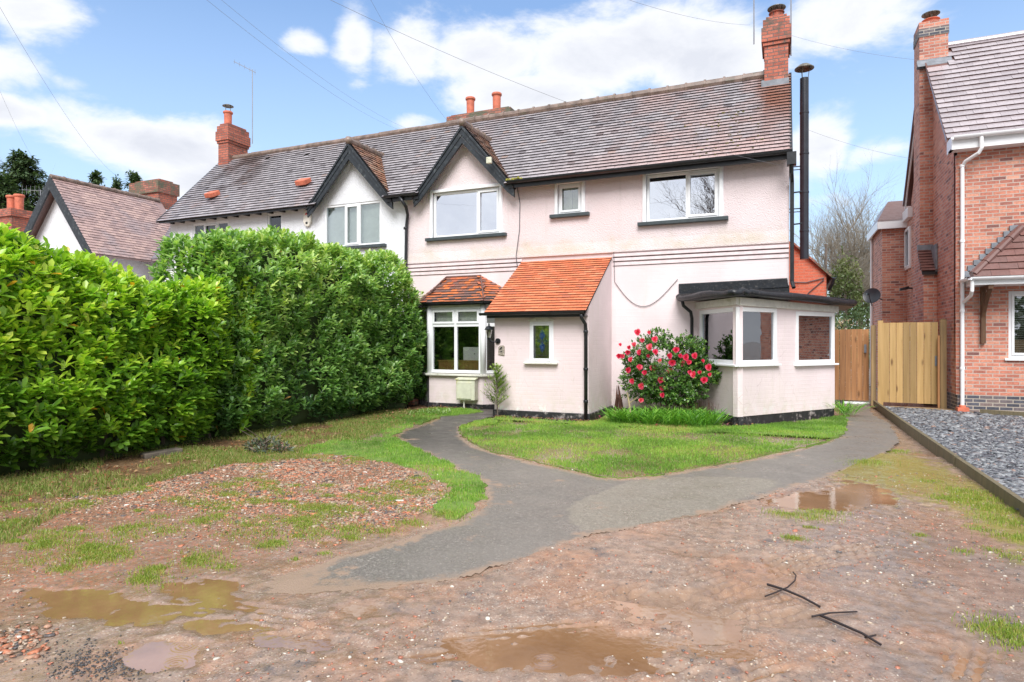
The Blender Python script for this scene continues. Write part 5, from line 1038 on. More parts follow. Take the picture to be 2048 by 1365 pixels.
# ------------------------------------------------------------------ scatter
ICO = np.array([(0,0,1),(.894,0,.447),(.276,.851,.447),(-.724,.526,.447),(-.724,-.526,.447),(.276,-.851,.447),(.724,.526,-.447),(-.276,.851,-.447),(-.894,0,-.447),(-.276,-.851,-.447),(.724,-.526,-.447),(0,0,-1)])
ICOF = np.array([(0,1,2),(0,2,3),(0,3,4),(0,4,5),(0,5,1),(1,6,2),(2,7,3),(3,8,4),(4,9,5),(5,10,1),(1,10,6),(2,6,7),(3,7,8),(4,8,9),(5,9,10)])
BOX = np.array([(-1,-1,-1),(1,-1,-1),(1,1,-1),(-1,1,-1),(-1,-1,1),(1,-1,1),(1,1,1),(-1,1,1)])*.8
BOXF = np.array([(4,5,6),(4,6,7),(0,1,5),(0,5,4),(1,2,6),(1,6,5),(2,3,7),(2,7,6),(3,0,4),(3,4,7)])
def stones(name, P, size, flat, m, label, cat, shape='ico', rnd=None):
    n = len(P); base, bf = (ICO, ICOF) if shape == 'ico' else (BOX, BOXF); k = len(base)
    S = np.stack([size*rng.uniform(.7, 1.5, n), size*rng.uniform(.5, 1.0, n), size*flat*rng.uniform(.5, 1.1, n)], -1)
    V = base[None]*(1+rng.uniform(-.28, .28, (n, k, 1)))*S[:, None]
    a = rng.uniform(0, 6.28, n); t = rng.normal(0, .25, n); ca, sa, ct, st = np.cos(a), np.sin(a), np.cos(t), np.sin(t)
    x, y, z = V[..., 0], V[..., 1], V[..., 2]; y2 = y*ct[:, None]-z*st[:, None]; z2 = y*st[:, None]+z*ct[:, None]
    V = np.stack([x*ca[:, None]-y2*sa[:, None], x*sa[:, None]+y2*ca[:, None], z2], -1)+P[:, None]
    Fc = (bf[None]+(np.arange(n)*k)[:, None, None]).reshape(-1, 3); r = rng.random(n) if rnd is None else rnd
    me = arr_mesh(name, V.reshape(-1, 3), Fc, np.repeat(r, len(bf))); o = link(name, me, m); return tag(o, label, cat, kind='stuff')
def sample(poly, dens, dfun=None):
    xs = [q[0] for q in poly]; ys = [q[1] for q in poly]; A = (max(xs)-min(xs))*(max(ys)-min(ys)); n = int(A*dens)
    X = rng.uniform(min(xs), max(xs), n); Y = rng.uniform(min(ys), max(ys), n); k = inpoly(X, Y, poly)
    if dfun is not None: k &= rng.random(n) < dfun(X, Y)
    return X[k], Y[k]
def stone_mat(name, stops, rough=.4):
    m, nt, b = newmat(name); g = NB(nt); c_ = g.ramp(g.attr(), stops); v = g.rng(g.noise(g.wpos(), 60, 3), .3, .7, .8, 1.15)
    nt.links.new(g.mix(1.0, c_, g.n('ShaderNodeCombineColor', {0: v, 1: v, 2: v}).outputs[0], 'MULTIPLY'), b.inputs['Base Color']); b.inputs['Roughness'].default_value = rough
    for n_ in nt.nodes:
        if n_.type == 'VALTORGB': n_.color_ramp.interpolation = 'CONSTANT'
    return m
SR = stone_mat('rubble_stone', [(0,(.50,.185,.10)),(.18,(.34,.16,.10)),(.32,(.46,.27,.18)),(.46,(.30,.20,.14)),(.62,(.40,.31,.235)),(.80,(.10,.085,.085)),(.90,(.40,.31,.23)),(.985,(.66,.62,.56))], .45)
X, Y = sample(rub_pts, 3600, lambda x, y: np.clip((fbm(x, y, 4, 1.4)-.25)*2.6, .25, 1)*np.clip((y-3.0)/1.6, .06, 1)); P = np.stack([X, Y, height(X, Y)+.004], -1)
stones('brick_rubble', P, (rng.gamma(2.2, .0034, len(X))+.003)*np.clip(Y/4.8, .5, 1), .32, SR, 'crushed red brick and pebble rubble spread on the left of the drive', 'rubble', 'box')
xs_, ys_ = rng.uniform(-4.6, 1.8, 19000), rng.uniform(1.7, 8.4, 19000); k = rng.random(19000) < np.clip((fbm(xs_, ys_, 4, 1.7)-.38)*3.2, .03, 1); k &= ~inpoly(xs_, ys_, path_pts) & ~inpoly(xs_, ys_, lawn_pts)
X, Y = xs_[k], ys_[k]; z = height(X, Y); 
stones('pebbles', np.stack([X, Y, z+.002], -1), rng.gamma(1.8, .0020, len(X))+.0025, .5, stone_mat('pebble', [(0,(.42,.16,.10)),(.3,(.30,.22,.17)),(.5,(.45,.36,.27)),(.68,(.12,.11,.11)),(.85,(.62,.57,.50)),(.95,(.36,.13,.08))], .3), 'small mixed pebbles bedded in the wet mud of the drive', 'pebbles')
c0 = G(30, 1300); X = rng.normal(c0[0]-.10, .11, 420); Y = rng.normal(c0[1]-.06, .13, 420); P = np.stack([X, Y, height(X, Y)+.008], -1)
stones('broken_brick', P, rng.gamma(2.0, .0040, 420)+.0025, .35, SR, 'heap of larger broken brick and slate chips in the bottom left corner', 'rubble', 'box')
c0 = G(190, 1330); X = rng.normal(c0[0], .16, 700); Y = rng.normal(c0[1], .07, 700); stones('dark_grit', np.stack([X, Y, height(X, Y)+.003], -1), rng.gamma(2.5, .0012, 700)+.0015, .5, stone_mat('dark_grit_m', [(0,(.05,.05,.055)),(.6,(.09,.085,.085)),(.9,(.2,.13,.1))], .4), 'patch of dark grit beside the small puddle', 'grit')
X, Y = sample([(1.93,5),(1.93,16.3),(3.3,15.8),(5.6,14.2),(5.2,5)], 1150); P = np.stack([X, Y, .02+rng.uniform(0, .02, len(X))], -1)
stones('slate_chippings', P, rng.gamma(4, .0062, len(X))+.006, .35, stone_mat('slate', [(0,(.07,.075,.09)),(.25,(.115,.125,.145)),(.5,(.17,.185,.20)),(.72,(.235,.25,.265)),(.9,(.30,.31,.32)),(.97,(.26,.18,.15))], .38), 'blue grey slate chippings on the neighbouring drive', 'slate chippings')
# grass
def blades(name, X, Y, Z, h, wd, m, label, cat, lean=.35, rnd=None):
    n = len(X); a = rng.uniform(0, 6.28, n); hh = h*rng.uniform(.5, 1.3, n); la = rng.uniform(0, 6.28, n); ln_ = hh*np.abs(rng.normal(0, lean, n))
    dx, dy = np.cos(a)*wd/2, np.sin(a)*wd/2; bx = X+np.cos(la)*ln_*.35; by = Y+np.sin(la)*ln_*.35
    V = np.stack([np.stack([X-dx, Y-dy, Z], -1), np.stack([X+dx, Y+dy, Z], -1), np.stack([bx+dx*.8, by+dy*.8, Z+hh*.55], -1), np.stack([bx-dx*.8, by-dy*.8, Z+hh*.55], -1), np.stack([X+np.cos(la)*ln_, Y+np.sin(la)*ln_, Z+hh*np.clip(1-ln_/hh*.3, .3, 1)], -1)], 1)
    o5 = (np.arange(n)*5)[:, None]; Fc = np.stack([o5+[0,1,2], o5+[0,2,3], o5+[3,2,4]], 1).reshape(-1, 3)
    r = rng.random(n) if rnd is None else rnd; me = arr_mesh(name, V.reshape(-1, 3), Fc, np.repeat(r, 3)); return tag(link(name, me, m), label, cat, kind='stuff')
GM = leaf_mat('grass_blade', [(0,(.11,.20,.035)),(.35,(.18,.35,.05)),(.7,(.28,.46,.07)),(.92,(.38,.46,.10)),(1,(.46,.38,.16))], .5, .3)
GD = leaf_mat('rough_grass', [(0,(.11,.17,.03)),(.4,(.19,.30,.05)),(.7,(.32,.33,.10)),(.85,(.34,.26,.11)),(1,(.45,.33,.17))], .6, .3)
dl = lambda x, y: np.clip((fbm(x, y, 4, 1.3)-.25)*3.0, .22, 1)*np.clip((.74-fbm(x+9, y, 4, 2.6))*5, .12, 1)
X, Y = sample(LP, 5200, dl); rr = np.clip(rng.normal(.45, .2, len(X))+(fbm(X, Y, 4, 1.1)-.5)*1.9, 0, 1)
blades('lawn_grass', X, Y, np.full(len(X), .018), .034, .007, GM, 'short bright green lawn in front of the porch and extension', 'grass', rnd=rr)
X, Y = sample(LL, 6000, dl); rr = np.clip(rng.normal(.45, .2, len(X))+(fbm(X, Y, 4, 1.1)-.5)*1.9, 0, 1)
blades('lawn_grass', X, Y, np.full(len(X), .014), .032, .006, GM, 'strip of short grass curving along the left edge of the path', 'grass', rnd=rr)
verge = [(-8.0,1.5),(-8.0,12.4),(-6.4,12.3),(-6.2,9.0),(-5.6,7.1),(-5.2,6.7),(-6.1,5.6),(-6.0,3.8),(-4.5,1.8)]
X, Y = sample(verge, 4600, lambda x, y: np.clip((fbm(x, y, 4, 1.5)-.40)*5, 0, 1)*np.clip((-5.0-x)/.6, .2, 1)); 
blades('verge_grass', X, Y, height(X, Y), .055, .007, GD, 'rough mixed grass along the foot of the laurel hedge', 'grass', .6)
# small mats of grass through the rubble, along the board and in the mud
tc_ = [(*G(*q), r_, d_) for q, r_, d_ in [((1610,1035),.20,260),((1650,1028),.16,200),((1560,1030),.12,120),((1587,1080),.075,190),((1620,1058),.05,60),((905,1032),.16,260),((880,1030),.12,160),((700,1082),.05,40),((820,1050),.16,200),((760,1065),.14,160),((230,1095),.10,120),((460,1135),.06,60),((1380,1012),.06,60),((1900,1000),.18,250),((1930,985),.2,300),((1960,1000),.22,420),((1990,1020),.24,520),((2020,1045),.24,420),((1860,965),.12,90),((2040,1080),.2,240),
       ((1720,925),.30,420),((1790,900),.2,260),((1840,1075),.05,60),((1925,1108),.07,70),((1895,1000),.12,90),((2020,1260),.16,400),((1980,1265),.10,200),((2045,1290),.14,300),((2030,1120),.1,100),((1960,1060),.1,90),((1985,1105),.08,60),((650,1110),.05,40),((590,1120),.04,30),((240,1290),.02,8),((440,1135),.08,60)]]
for _ in range(330):
    a, b_ = rng.uniform(-6.9, -3.0), rng.uniform(2.6, 6.6)
    if inpoly(np.array([a]), np.array([b_]), rub_pts)[0] and fbm(a, b_, 3, .9)-(a+4.6)*.06 > .40: tc_.append((a, b_, rng.uniform(.05, .2), int(rng.uniform(60, 220))))
PX, PY, PH = [], [], []
for a, b_, r_, n_ in tc_:
    n_ = int(n_*1.6); PX.append(rng.normal(a, r_*.55, n_)); PY.append(rng.normal(b_, r_*.42, n_)); PH.append(np.full(n_, .018+r_*.06))
X, Y, H = map(np.concatenate, (PX, PY, PH)); blades('grass_tufts', X, Y, height(X, Y), H, .0042, leaf_mat('tuft_blade', [(0,(.14,.22,.03)),(.5,(.25,.36,.05)),(.8,(.36,.38,.08)),(1,(.42,.34,.12))], .5, .3), 'small tufts and mats of grass scattered over rubble and mud', 'grass', .6)
# leaves: generic leaf builder
def leaves(name, P, D, Up, L, W, m, rnd, parent=None, fold=.15, droop=.15, rich=True):
    n = len(P); D = D/np.linalg.norm(D, axis=1, keepdims=True); Sd = np.cross(D, Up); Sd /= (np.linalg.norm(Sd, axis=1, keepdims=True)+1e-9); Nn = np.cross(Sd, D)
    L = np.broadcast_to(L, n)[:, None]; W = np.broadcast_to(W, n)[:, None]
    q = lambda t, s_, z_: P+D*L*t+Sd*W*s_*.5+Nn*(W*fold*z_-L*droop*t*t)
    if rich:
        V = np.stack([q(0,0,0), q(.30,-.62,1), q(.30,0,0), q(.30,.62,1), q(.74,-1.0,1), q(.74,0,0), q(.74,1.0,1), q(1,0,.2)], 1)
        Fq = [(0,2,1),(0,3,2),(1,2,5),(1,5,4),(2,3,6),(2,6,5),(4,5,7),(5,6,7)]; k = 8
    else: V = np.stack([q(0,0,0), q(.5,-1,1), q(.5,1,1), q(1,0,0)], 1); Fq = [(0,2,1),(1,2,3)]; k = 4
    Fc = (np.array(Fq)[None]+(np.arange(n)*k)[:, None, None]).reshape(-1, 3)
    return link(name, arr_mesh(name, V.reshape(-1, 3), Fc, np.repeat(rnd, len(Fq)), smooth=False), m, parent)
def shoots(SP, SDv, nl, ln, L, spread=.75):
    """whorls of leaves around shoots"""
    n = len(SP); SDv = SDv/np.linalg.norm(SDv, axis=1, keepdims=True); A = np.cross(SDv, rng.normal(size=(n, 3))); A /= np.linalg.norm(A, axis=1, keepdims=True); B_ = np.cross(SDv, A)
    k = np.arange(nl); ang = k*2.4+rng.uniform(0, 6.28, (n, 1)); t = k/max(1, nl-1)
    P = SP[:, None]+SDv[:, None]*(t[None, :, None]*ln); rad = A[:, None]*np.cos(ang)[..., None]+B_[:, None]*np.sin(ang)[..., None]
    sp = spread*(1.15-.65*t)[None, :, None]; D = SDv[:, None]*(1-sp*.5)+rad*sp+rng.normal(0, .12, (n, nl, 3)); Up = SDv[:, None]+rng.normal(0, .15, (n, nl, 3))+np.array([0, 0, .5])
    return P.reshape(-1, 3), D.reshape(-1, 3), Up.reshape(-1, 3)
def hedge(name, label, y0, y1, prof, m, dens, L, seed, endn=True, xthick=1.5):
    """laurel hedge running along y with its face at x = HEDGE_X; prof(y) -> top height"""
    t = empty(name, (HEDGE_X-.7, (y0+y1)/2, 0), label, 'hedge', 'laurel hedges along the left boundary')
    P = []; N_ = []; Ly = y1-y0
    n = int(Ly*3.3*dens); Y = rng.uniform(y0, y1, n); zt = prof(Y); Z = rng.uniform(.02, 1, n)**.9*zt
    bul = (fbm(Y+seed, Z, 4, 1.4)-.5)*.55+(fbm(Y, Z+seed, 3, 4.5)-.5)*.30; rd = np.clip((Z/zt-.8)/.2, 0, 1)**2*.35+np.clip((.35-Z)/.35, 0, 1)*.30
    endr = np.clip((Y-(y1-1.0))/1.0, 0, 1)**2*.6-np.clip((Y-(y1-2.2))/1.2, 0, 1)*np.clip(Z/2.4, 0, 1)*.12
    P.append(np.stack([HEDGE_X+bul-rd-endr, Y, Z], -1)); N_.append(np.stack([np.ones(n), np.where(Y > y1-.8, .8*(Y-(y1-.8))/.8, 0), .25+rd*1.6], -1))
    n = int(Ly*xthick*dens*.85); Y = rng.uniform(y0, y1, n); X = HEDGE_X-rng.uniform(.1, xthick, n); bz = (fbm(X+seed, Y, 4, 1.5)-.5)*.5; P.append(np.stack([X, Y, prof(Y)+bz-.12*(X-HEDGE_X+.7)**2], -1)); N_.append(np.tile([.1, 0, 1.], (n, 1)))
    for ye, sg in ((y0, -1), (y1, 1)):
        n = int(xthick*4.0*dens); X = HEDGE_X-rng.uniform(-.05, xthick, n); Z = rng.uniform(.05, 1, n)*prof(np.full(n, ye)); P.append(np.stack([X, ye+sg*(fbm(X, Z, 3, 2)-.5)*.3, Z], -1)); N_.append(np.tile([.35, sg*1., .3], (n, 1)))
    P = np.concatenate(P); N_ = np.concatenate(N_); n = len(P); N_ /= np.linalg.norm(N_, axis=1, keepdims=True)
    P = P-N_*rng.gamma(1.3, .055, n)[:, None]; SDv = N_+np.array([0, 0, .8])+rng.normal(0, .35, (n, 3)); 
    nl = 7; LP_, LD, LU = shoots(P, SDv, nl, .11, L); LU = LU+np.array([.1, -.25, .8]); k = LP_[:, 2] > .03; LP_, LD, LU = LP_[k], LD[k], LU[k]; nn = len(LP_)
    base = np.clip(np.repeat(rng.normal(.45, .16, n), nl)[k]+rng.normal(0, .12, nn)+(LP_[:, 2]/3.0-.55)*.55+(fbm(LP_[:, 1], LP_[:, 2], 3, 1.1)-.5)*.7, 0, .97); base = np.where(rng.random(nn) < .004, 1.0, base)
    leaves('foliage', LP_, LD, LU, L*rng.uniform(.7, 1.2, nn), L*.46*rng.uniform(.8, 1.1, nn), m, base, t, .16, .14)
    # solid core blocking the view through, the hedge's inner shade put into its dark green
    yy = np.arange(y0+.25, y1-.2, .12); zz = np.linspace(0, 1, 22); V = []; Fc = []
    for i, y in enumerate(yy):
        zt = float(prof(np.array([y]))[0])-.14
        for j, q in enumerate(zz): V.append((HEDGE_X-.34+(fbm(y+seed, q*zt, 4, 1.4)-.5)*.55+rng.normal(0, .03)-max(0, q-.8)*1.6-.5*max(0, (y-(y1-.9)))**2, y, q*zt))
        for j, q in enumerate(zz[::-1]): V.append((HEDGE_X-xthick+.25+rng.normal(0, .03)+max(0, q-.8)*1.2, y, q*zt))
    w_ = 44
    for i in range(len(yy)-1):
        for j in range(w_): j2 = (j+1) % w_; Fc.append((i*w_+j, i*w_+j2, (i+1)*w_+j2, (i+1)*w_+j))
    me = arr_mesh('dark_core', V, Fc, rng.random(len(Fc))*.5); link('dark_core', me, leaf_mat('core_shade_green', [(0,(.03,.05,.015)),(1,(.07,.12,.03))], .7, .0), t)
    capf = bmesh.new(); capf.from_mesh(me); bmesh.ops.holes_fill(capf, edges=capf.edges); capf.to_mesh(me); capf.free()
    mb = MB()
    for y in np.arange(y0+.3, y1, .45):
        x = HEDGE_X-.42+rng.uniform(-.15, .1); mb.tube([(x, y, -.02), (x+rng.normal(0, .05), y+rng.normal(0, .05), .35), (x+rng.normal(0, .1), y+rng.normal(0, .1), .9)], [.03, .025, .018], 6)
    mb.build('stem', M['bark'], t)
    return t
LY = leaf_mat('laurel_light', [(0,(.09,.20,.03)),(.25,(.20,.40,.04)),(.5,(.36,.56,.06)),(.75,(.54,.68,.08)),(.97,(.70,.76,.14)),(1,(.70,.36,.03))], .33, .34, .6)
LG = leaf_mat('laurel_dark', [(0,(.05,.12,.04)),(.3,(.14,.29,.075)),(.6,(.26,.44,.12)),(.9,(.46,.62,.20)),(.99,(.56,.66,.20)),(1,(.42,.24,.08))], .32, .32, .6)
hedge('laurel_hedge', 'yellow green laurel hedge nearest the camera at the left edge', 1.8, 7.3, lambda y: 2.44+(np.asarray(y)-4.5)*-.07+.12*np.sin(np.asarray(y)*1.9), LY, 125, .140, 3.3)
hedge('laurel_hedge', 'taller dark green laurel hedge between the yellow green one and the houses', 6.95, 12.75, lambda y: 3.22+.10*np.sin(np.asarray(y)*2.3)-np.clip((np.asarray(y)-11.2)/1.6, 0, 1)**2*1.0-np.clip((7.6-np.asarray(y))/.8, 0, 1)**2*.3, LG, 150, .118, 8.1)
# bushes and plants
def bush(name, label, cat, c, rad, n, m, L, W, stems, seed, flower=None, wood_m='bark', sparse=0, nl=5, zmin=.1):
    t = empty(name, (c[0], c[1], 0), label, cat); tips = []; mb = MB()
    for i in range(stems):
        a = random.uniform(0, 6.28); p = Vector((c[0]+random.gauss(0, .06), c[1]+random.gauss(0, .05), 0)); d = Vector((math.cos(a)*.4, math.sin(a)*.35, 1)).normalized(); pts = [p.copy()]; q = p.copy()
        for k in range(6): d = (d+Vector((random.gauss(0, .22), random.gauss(0, .2), .12))).normalized(); q = q+d*rad[2]*2/6.5; pts.append(q.copy()); tips.append(q.copy())
        mb.tube(pts, [.014*(1-.13*k) for k in range(7)], 5)
        for k in range(2, 6):
            e = pts[k]+Vector((random.gauss(0, .22), random.gauss(0, .2), random.uniform(.05, .25))); mb.tube([pts[k], e], [.006, .003], 4); tips.append(e)
    mb.build('stems', M[wood_m], t)
    U = rng.normal(size=(n, 3)); U /= np.linalg.norm(U, axis=1, keepdims=True); rr = rng.uniform(.35, 1, n)**.5; lump = .62+.78*fbm(U[:, 0]*2+seed, U[:, 2]*2+U[:, 1], 3, 1.8)
    P = np.array(c)+U*np.array(rad)*(rr*lump)[:, None]
    if sparse: P = P[fbm(P[:, 0]*3+seed, P[:, 2]*3, 3, 1.2) > sparse]
    P = P[P[:, 2] > zmin]; U = (P-np.array(c))/np.array(rad); SDv = U+np.array([0, 0, .5])+rng.normal(0, .4, P.shape); LP_, LD, LU = shoots(P, SDv, nl, L*.8, L)
    leaves('leaves', LP_, LD, LU, L*rng.uniform(.7, 1.2, len(LP_)), W*rng.uniform(.8, 1.2, len(LP_)), m, np.clip(rng.normal(.5, .25, len(LP_)), 0, 1), t, .15, .15, rich=False)
    return t
# camellia with blooms
CM = leaf_mat('camellia_leaf', [(0,(.03,.08,.02)),(.5,(.08,.19,.035)),(.85,(.17,.32,.06)),(1,(.28,.40,.08))], .25, .15, .6)
cx, cy = -2.05, 12.35
cam_b = bush('camellia_bush', 'camellia bush with red pink blooms between porch and extension', 'bush', (cx-.02, cy, .95), (.88, .46, .70), 3000, CM, .062, .034, 9, 2.0, sparse=.27, zmin=.32)
bush_low = None
fm = leaf_mat('camellia_bloom', [(0,(.70,.03,.12)),(.5,(.88,.09,.22)),(.85,(.90,.22,.34)),(1,(.94,.48,.54))], .5, .3)
spots = [(1285,680),(1268,690),(1300,695),(1245,712),(1310,705),(1262,720),(1278,735),(1320,722),(1338,712),(1290,745),(1280,705),(1296,712),(1255,705),(1305,735),(1372,715),(1378,725),(1390,712),(1366,728),(1340,742),(1405,722),(1418,735),(1322,760),(1380,745),(1283,772),(1400,745),(1265,762),(1325,790),(1282,800),(1255,740),(1240,690),(1352,700),(1388,750),(1325,835-60),(1408,760),(1298,665),(1258,695),(1345,725),(1310,680),(1420,750),(1238,712),(1275,665),(1360,712)]
blooms = 0
for i, (px_, py_) in enumerate(spots):
    Yp = 11.86+random.uniform(-.04, .14); r_ = ray(px_, py_); t_ = Yp/r_[1]; c3_ = np.array([r_[0]*t_, Yp, 1.5+r_[2]*t_]); n = 16 if i % 3 else 22; rad_ = random.uniform(.040, .078)
    fd = np.array([random.gauss(0, .4), -1, random.uniform(-.2, .6)]); fd /= np.linalg.norm(fd); P = np.tile(c3_, (n, 1)); A = np.cross(fd, [0.3, .2, 1.]); A /= np.linalg.norm(A); B_ = np.cross(fd, A)
    k = np.arange(n); ang = k*2.4; op = .25+.75*k/n; D = fd[None]*(1.1-op)[:, None]+(A[None]*np.cos(ang)[:, None]+B_[None]*np.sin(ang)[:, None])*op[:, None]
    leaves('bloom', P, D, np.tile(fd, (n, 1)), rad_*(.6+.5*k/n), rad_*.95, fm, np.clip(rng.normal(random.uniform(.2, .8), .18, n), 0, 1), cam_b, .2, -.25, rich=True)
# strappy bulb foliage
def straps(name, label, poly, dens, h, m, seed, cat='plant', kind='stuff'):
    X, Y = sample(poly, dens, lambda x, y: np.clip((fbm(x, y, 3, 3)-.3)*4, .1, 1)); n = len(X); a = rng.uniform(0, 6.28, n); D = np.stack([np.cos(a)*.7, np.sin(a)*.7, np.full(n, 1.)+rng.uniform(-.3, .5, n)], -1)
    o = leaves(name, np.stack([X, Y, np.full(n, .02)], -1), D, np.tile([0, 0, 1.], (n, 1))+rng.normal(0, .2, (n, 3)), h*rng.uniform(.6, 1.2, n), .016, m, rng.random(n), None, .1, .45); return tag(o, label, cat, kind=kind)
SM = leaf_mat('bulb_leaf', [(0,(.06,.19,.025)),(.5,(.14,.36,.04)),(1,(.27,.50,.08))], .35, .25)
straps('bulb_foliage', 'bank of dark green strappy bulb leaves in front of the camellia', [(-2.95,11.55),(-2.2,11.95),(-1.3,12.0),(-.95,11.6),(-1.3,11.15),(-2.2,11.05),(-2.9,11.2)], 1300, .36, SM, 1)
straps('daffodil_leaves', 'grey green narrow leaves beside the extension corner', [(-1.25,12.25),(-1.05,12.35),(-1.0,12.05),(-1.2,11.95)], 700, .34, leaf_mat('grey_leaf', [(0,(.10,.17,.12)),(1,(.20,.30,.22))], .5, .2), 5)
straps('daffodil_leaves', 'green leaves of a small clump at the far end of the extension wall', [(.98,13.9),(1.25,14.0),(1.28,14.35),(1.0,14.45)], 900, .42, SM, 7)
straps('weeds', 'low pale weeds on the edge of the left lawn by the bay', [(-7.2,11.4),(-6.3,11.6),(-6.2,11.1),(-7.0,10.8)], 260, .12, leaf_mat('weed_leaf', [(0,(.12,.22,.05)),(1,(.35,.45,.2))], .5, .2), 9)
# dry reddish stump and twigs by the porch, cut stick
mb = MB(); b_ = Vector((-3.12, 12.75, 0))
for k in range(14): a = random.uniform(0, 6.28); mb.tube([b_+Vector((math.cos(a)*.09, math.sin(a)*.07, 0)), b_+Vector((math.cos(a)*.05, math.sin(a)*.04, .3)), b_+Vector((math.cos(a)*.02-.02, 0, random.uniform(.4, .62)))], [.03, .02, .004], 5)
tag(mb.build('dead_stump', plain('red_bark', (.12,.05,.035), .8, .4, 12, .5), None), 'pointed reddish brown dead stump against the wall right of the porch', 'stump')
mb = MB().tube([(-2.72, 12.1, 0), (-2.75, 12.1, .25), (-2.80, 12.12, .50)], [.022, .02, .018], 8).tube([(-2.75, 12.1, .3), (-2.6, 12.1, .42)], [.012, .008], 6); tag(mb.build('cut_stem', plain('pale_stem', (.36,.30,.17), .7, .2, 8), None), 'cut pale stick standing left of the camellia', 'stick')
# dry brush under the camellia
mb = MB()
for k in range(260):
    x = random.gauss(-1.75, .42); y = random.gauss(12.35, .12); mb.tube([(x, y, 0), (x+random.gauss(0, .06), y+random.gauss(0, .05), random.uniform(.15, .42))], [.004, .0025], 3)
tag(mb.build('dry_stalks', plain('dry_stalk', (.16,.085,.055), .8, .4, 10), None), 'tangle of dry brown stalks under the camellia', 'stalks', kind='stuff')
# fallen leaves
X = np.concatenate([rng.uniform(-5.2, -3.3, 240), rng.uniform(-3.3, -.5, 200), rng.normal(-7.0, .45, 1500), rng.uniform(-7.2, -5.9, 300)]); Y = np.concatenate([rng.normal(11.22, .07, 240), rng.normal(11.7, .35, 200), rng.uniform(3, 12.3, 1500), rng.normal(12.2, .2, 300)]); n = len(X); k = ~inpoly(X, Y, path_pts); X, Y = X[k], Y[k]; n = len(X)
tag(leaves('fallen_leaves', np.stack([X, Y, height(X, Y)*0+.026+rng.uniform(0, .02, n)], -1), np.stack([rng.normal(size=n), rng.normal(size=n), rng.normal(0, .2, n)], -1), np.tile([0, 0, 1.], (n, 1))+rng.normal(0, .3, (n, 3)), .05*rng.uniform(.5, 1.3, n), .028, leaf_mat('dead_leaf', [(0,(.10,.035,.02)),(.5,(.24,.10,.045)),(.8,(.36,.19,.09)),(1,(.45,.36,.22))], .5, .1), rng.random(n), None, .1, .1, False), 'dead brown leaves lying along the hedge foot and porch plinth', 'leaves', kind='stuff')
n = 46; tag(leaves('fallen_petals', np.stack([rng.normal(-2.1, .5, n), rng.normal(11.75, .35, n), np.full(n, .05)], -1), rng.normal(size=(n, 3))*[1, 1, .1], np.tile([0, 0, 1.], (n, 1)), .05, .045, fm, rng.random(n), None, .1, .1, False), 'fallen pink camellia petals on the grass below the bush', 'petals', kind='stuff')
# feathery conifer seedling by the porch corner
t = empty('young_conifer', (-5.15, 11.22, 0), 'feathery green sapling at the left corner of the porch', 'plant'); mb = MB(); mb.tube([(-5.15, 11.22, 0), (-5.16, 11.2, .4), (-5.18, 11.2, .95)], [.014, .011, .005], 6); LPs, LDs = [], []
for k in range(80):
    z = random.uniform(.22, .98); a = random.uniform(0, 6.28); l = .30*(1.15-z)*random.uniform(.5, 1.2)+.05; p = Vector((-5.16, 11.2, z)); e = p+Vector((math.cos(a)*l, math.sin(a)*l*.6, l*.75)); mb.tube([p, e], [.004, .002], 3)
    for q in range(26): tt = random.uniform(.1, 1); LPs.append(p.lerp(e, tt)); LDs.append((e-p).normalized()+Vector((random.gauss(0, .6), random.gauss(0, .6), random.gauss(0, .4))))
mb.build('stem', M['bark'], t); n = len(LPs); leaves('needles', np.array([tuple(v) for v in LPs]), np.array([tuple(v) for v in LDs]), np.tile([0, 0, 1.], (n, 1)), .06, .014, leaf_mat('needle', [(0,(.18,.32,.05)),(1,(.40,.52,.10))], .5, .2), rng.random(n), t, .1, .1, False)
# weeds at bottom of verge: small dark rosette plant
bush('weed_clump', 'low dark weedy plant in the verge below the middle of the hedge', 'weed', (*G(535, 905), .03), (.30, .20, .10), 130, leaf_mat('weed_dark', [(0,(.05,.08,.04)),(.6,(.12,.15,.10)),(1,(.22,.10,.07))], .5, .1), .07, .03, 3, 4, zmin=.02)
o = MB().prism([(-7.62, 5.55, .0), (-7.42, 5.48, .0), (-7.42, 5.48, .07), (-7.62, 5.55, .06)], (.16, .42, .02)).build('stone_slab', plain('old_stone', (.12,.10,.08), .8, .3, 10, .5), None, bevel=.01); tag(o, 'flat grey brown stone slab lying under the front hedge', 'stone')
o = MB().prism([(-8.35, 12.55, 0), (-7.9, 12.55, 0), (-7.9, 12.55, .16), (-8.35, 12.55, .2)], (0, .2, 0)).build('brick_pier', M['oldbrick'], None, bevel=.02); tag(o, 'low broken brick edging between hedge and bay', 'bricks')
# two broken twigs in the foreground
def twig(label, segs):
    mb = MB()
    for s_, r_ in segs:
        pts = [Vector((*G(*q), .0)) for q in s_]; 
        for p_ in pts: p_.z = .016
        for i_ in range(1, len(pts)-1): pts[i_].z += .012
        mb.tube(pts, [r_*(1-.25*i_/max(1, len(pts)-1)) for i_ in range(len(pts))], 6)
    tag(mb.build('fallen_twig', M['twig'], None), label, 'twig', 'broken twigs on the mud')
twig('dark twig with a curved side shoot lying on the mud, the farther of the two', [([(1535,1174),(1570,1189),(1605,1204),(1640,1219)], .0085), ([(1530,1198),(1552,1194),(1575,1184),(1590,1170),(1592,1160),(1586,1149)], .005)])
twig('dark forked twig lying on the mud nearest the camera', [([(1640,1236),(1680,1258),(1725,1278),(1762,1296)], .0085), ([(1624,1239),(1660,1236),(1714,1229)], .006), ([(1730,1281),(1752,1276)], .005)])

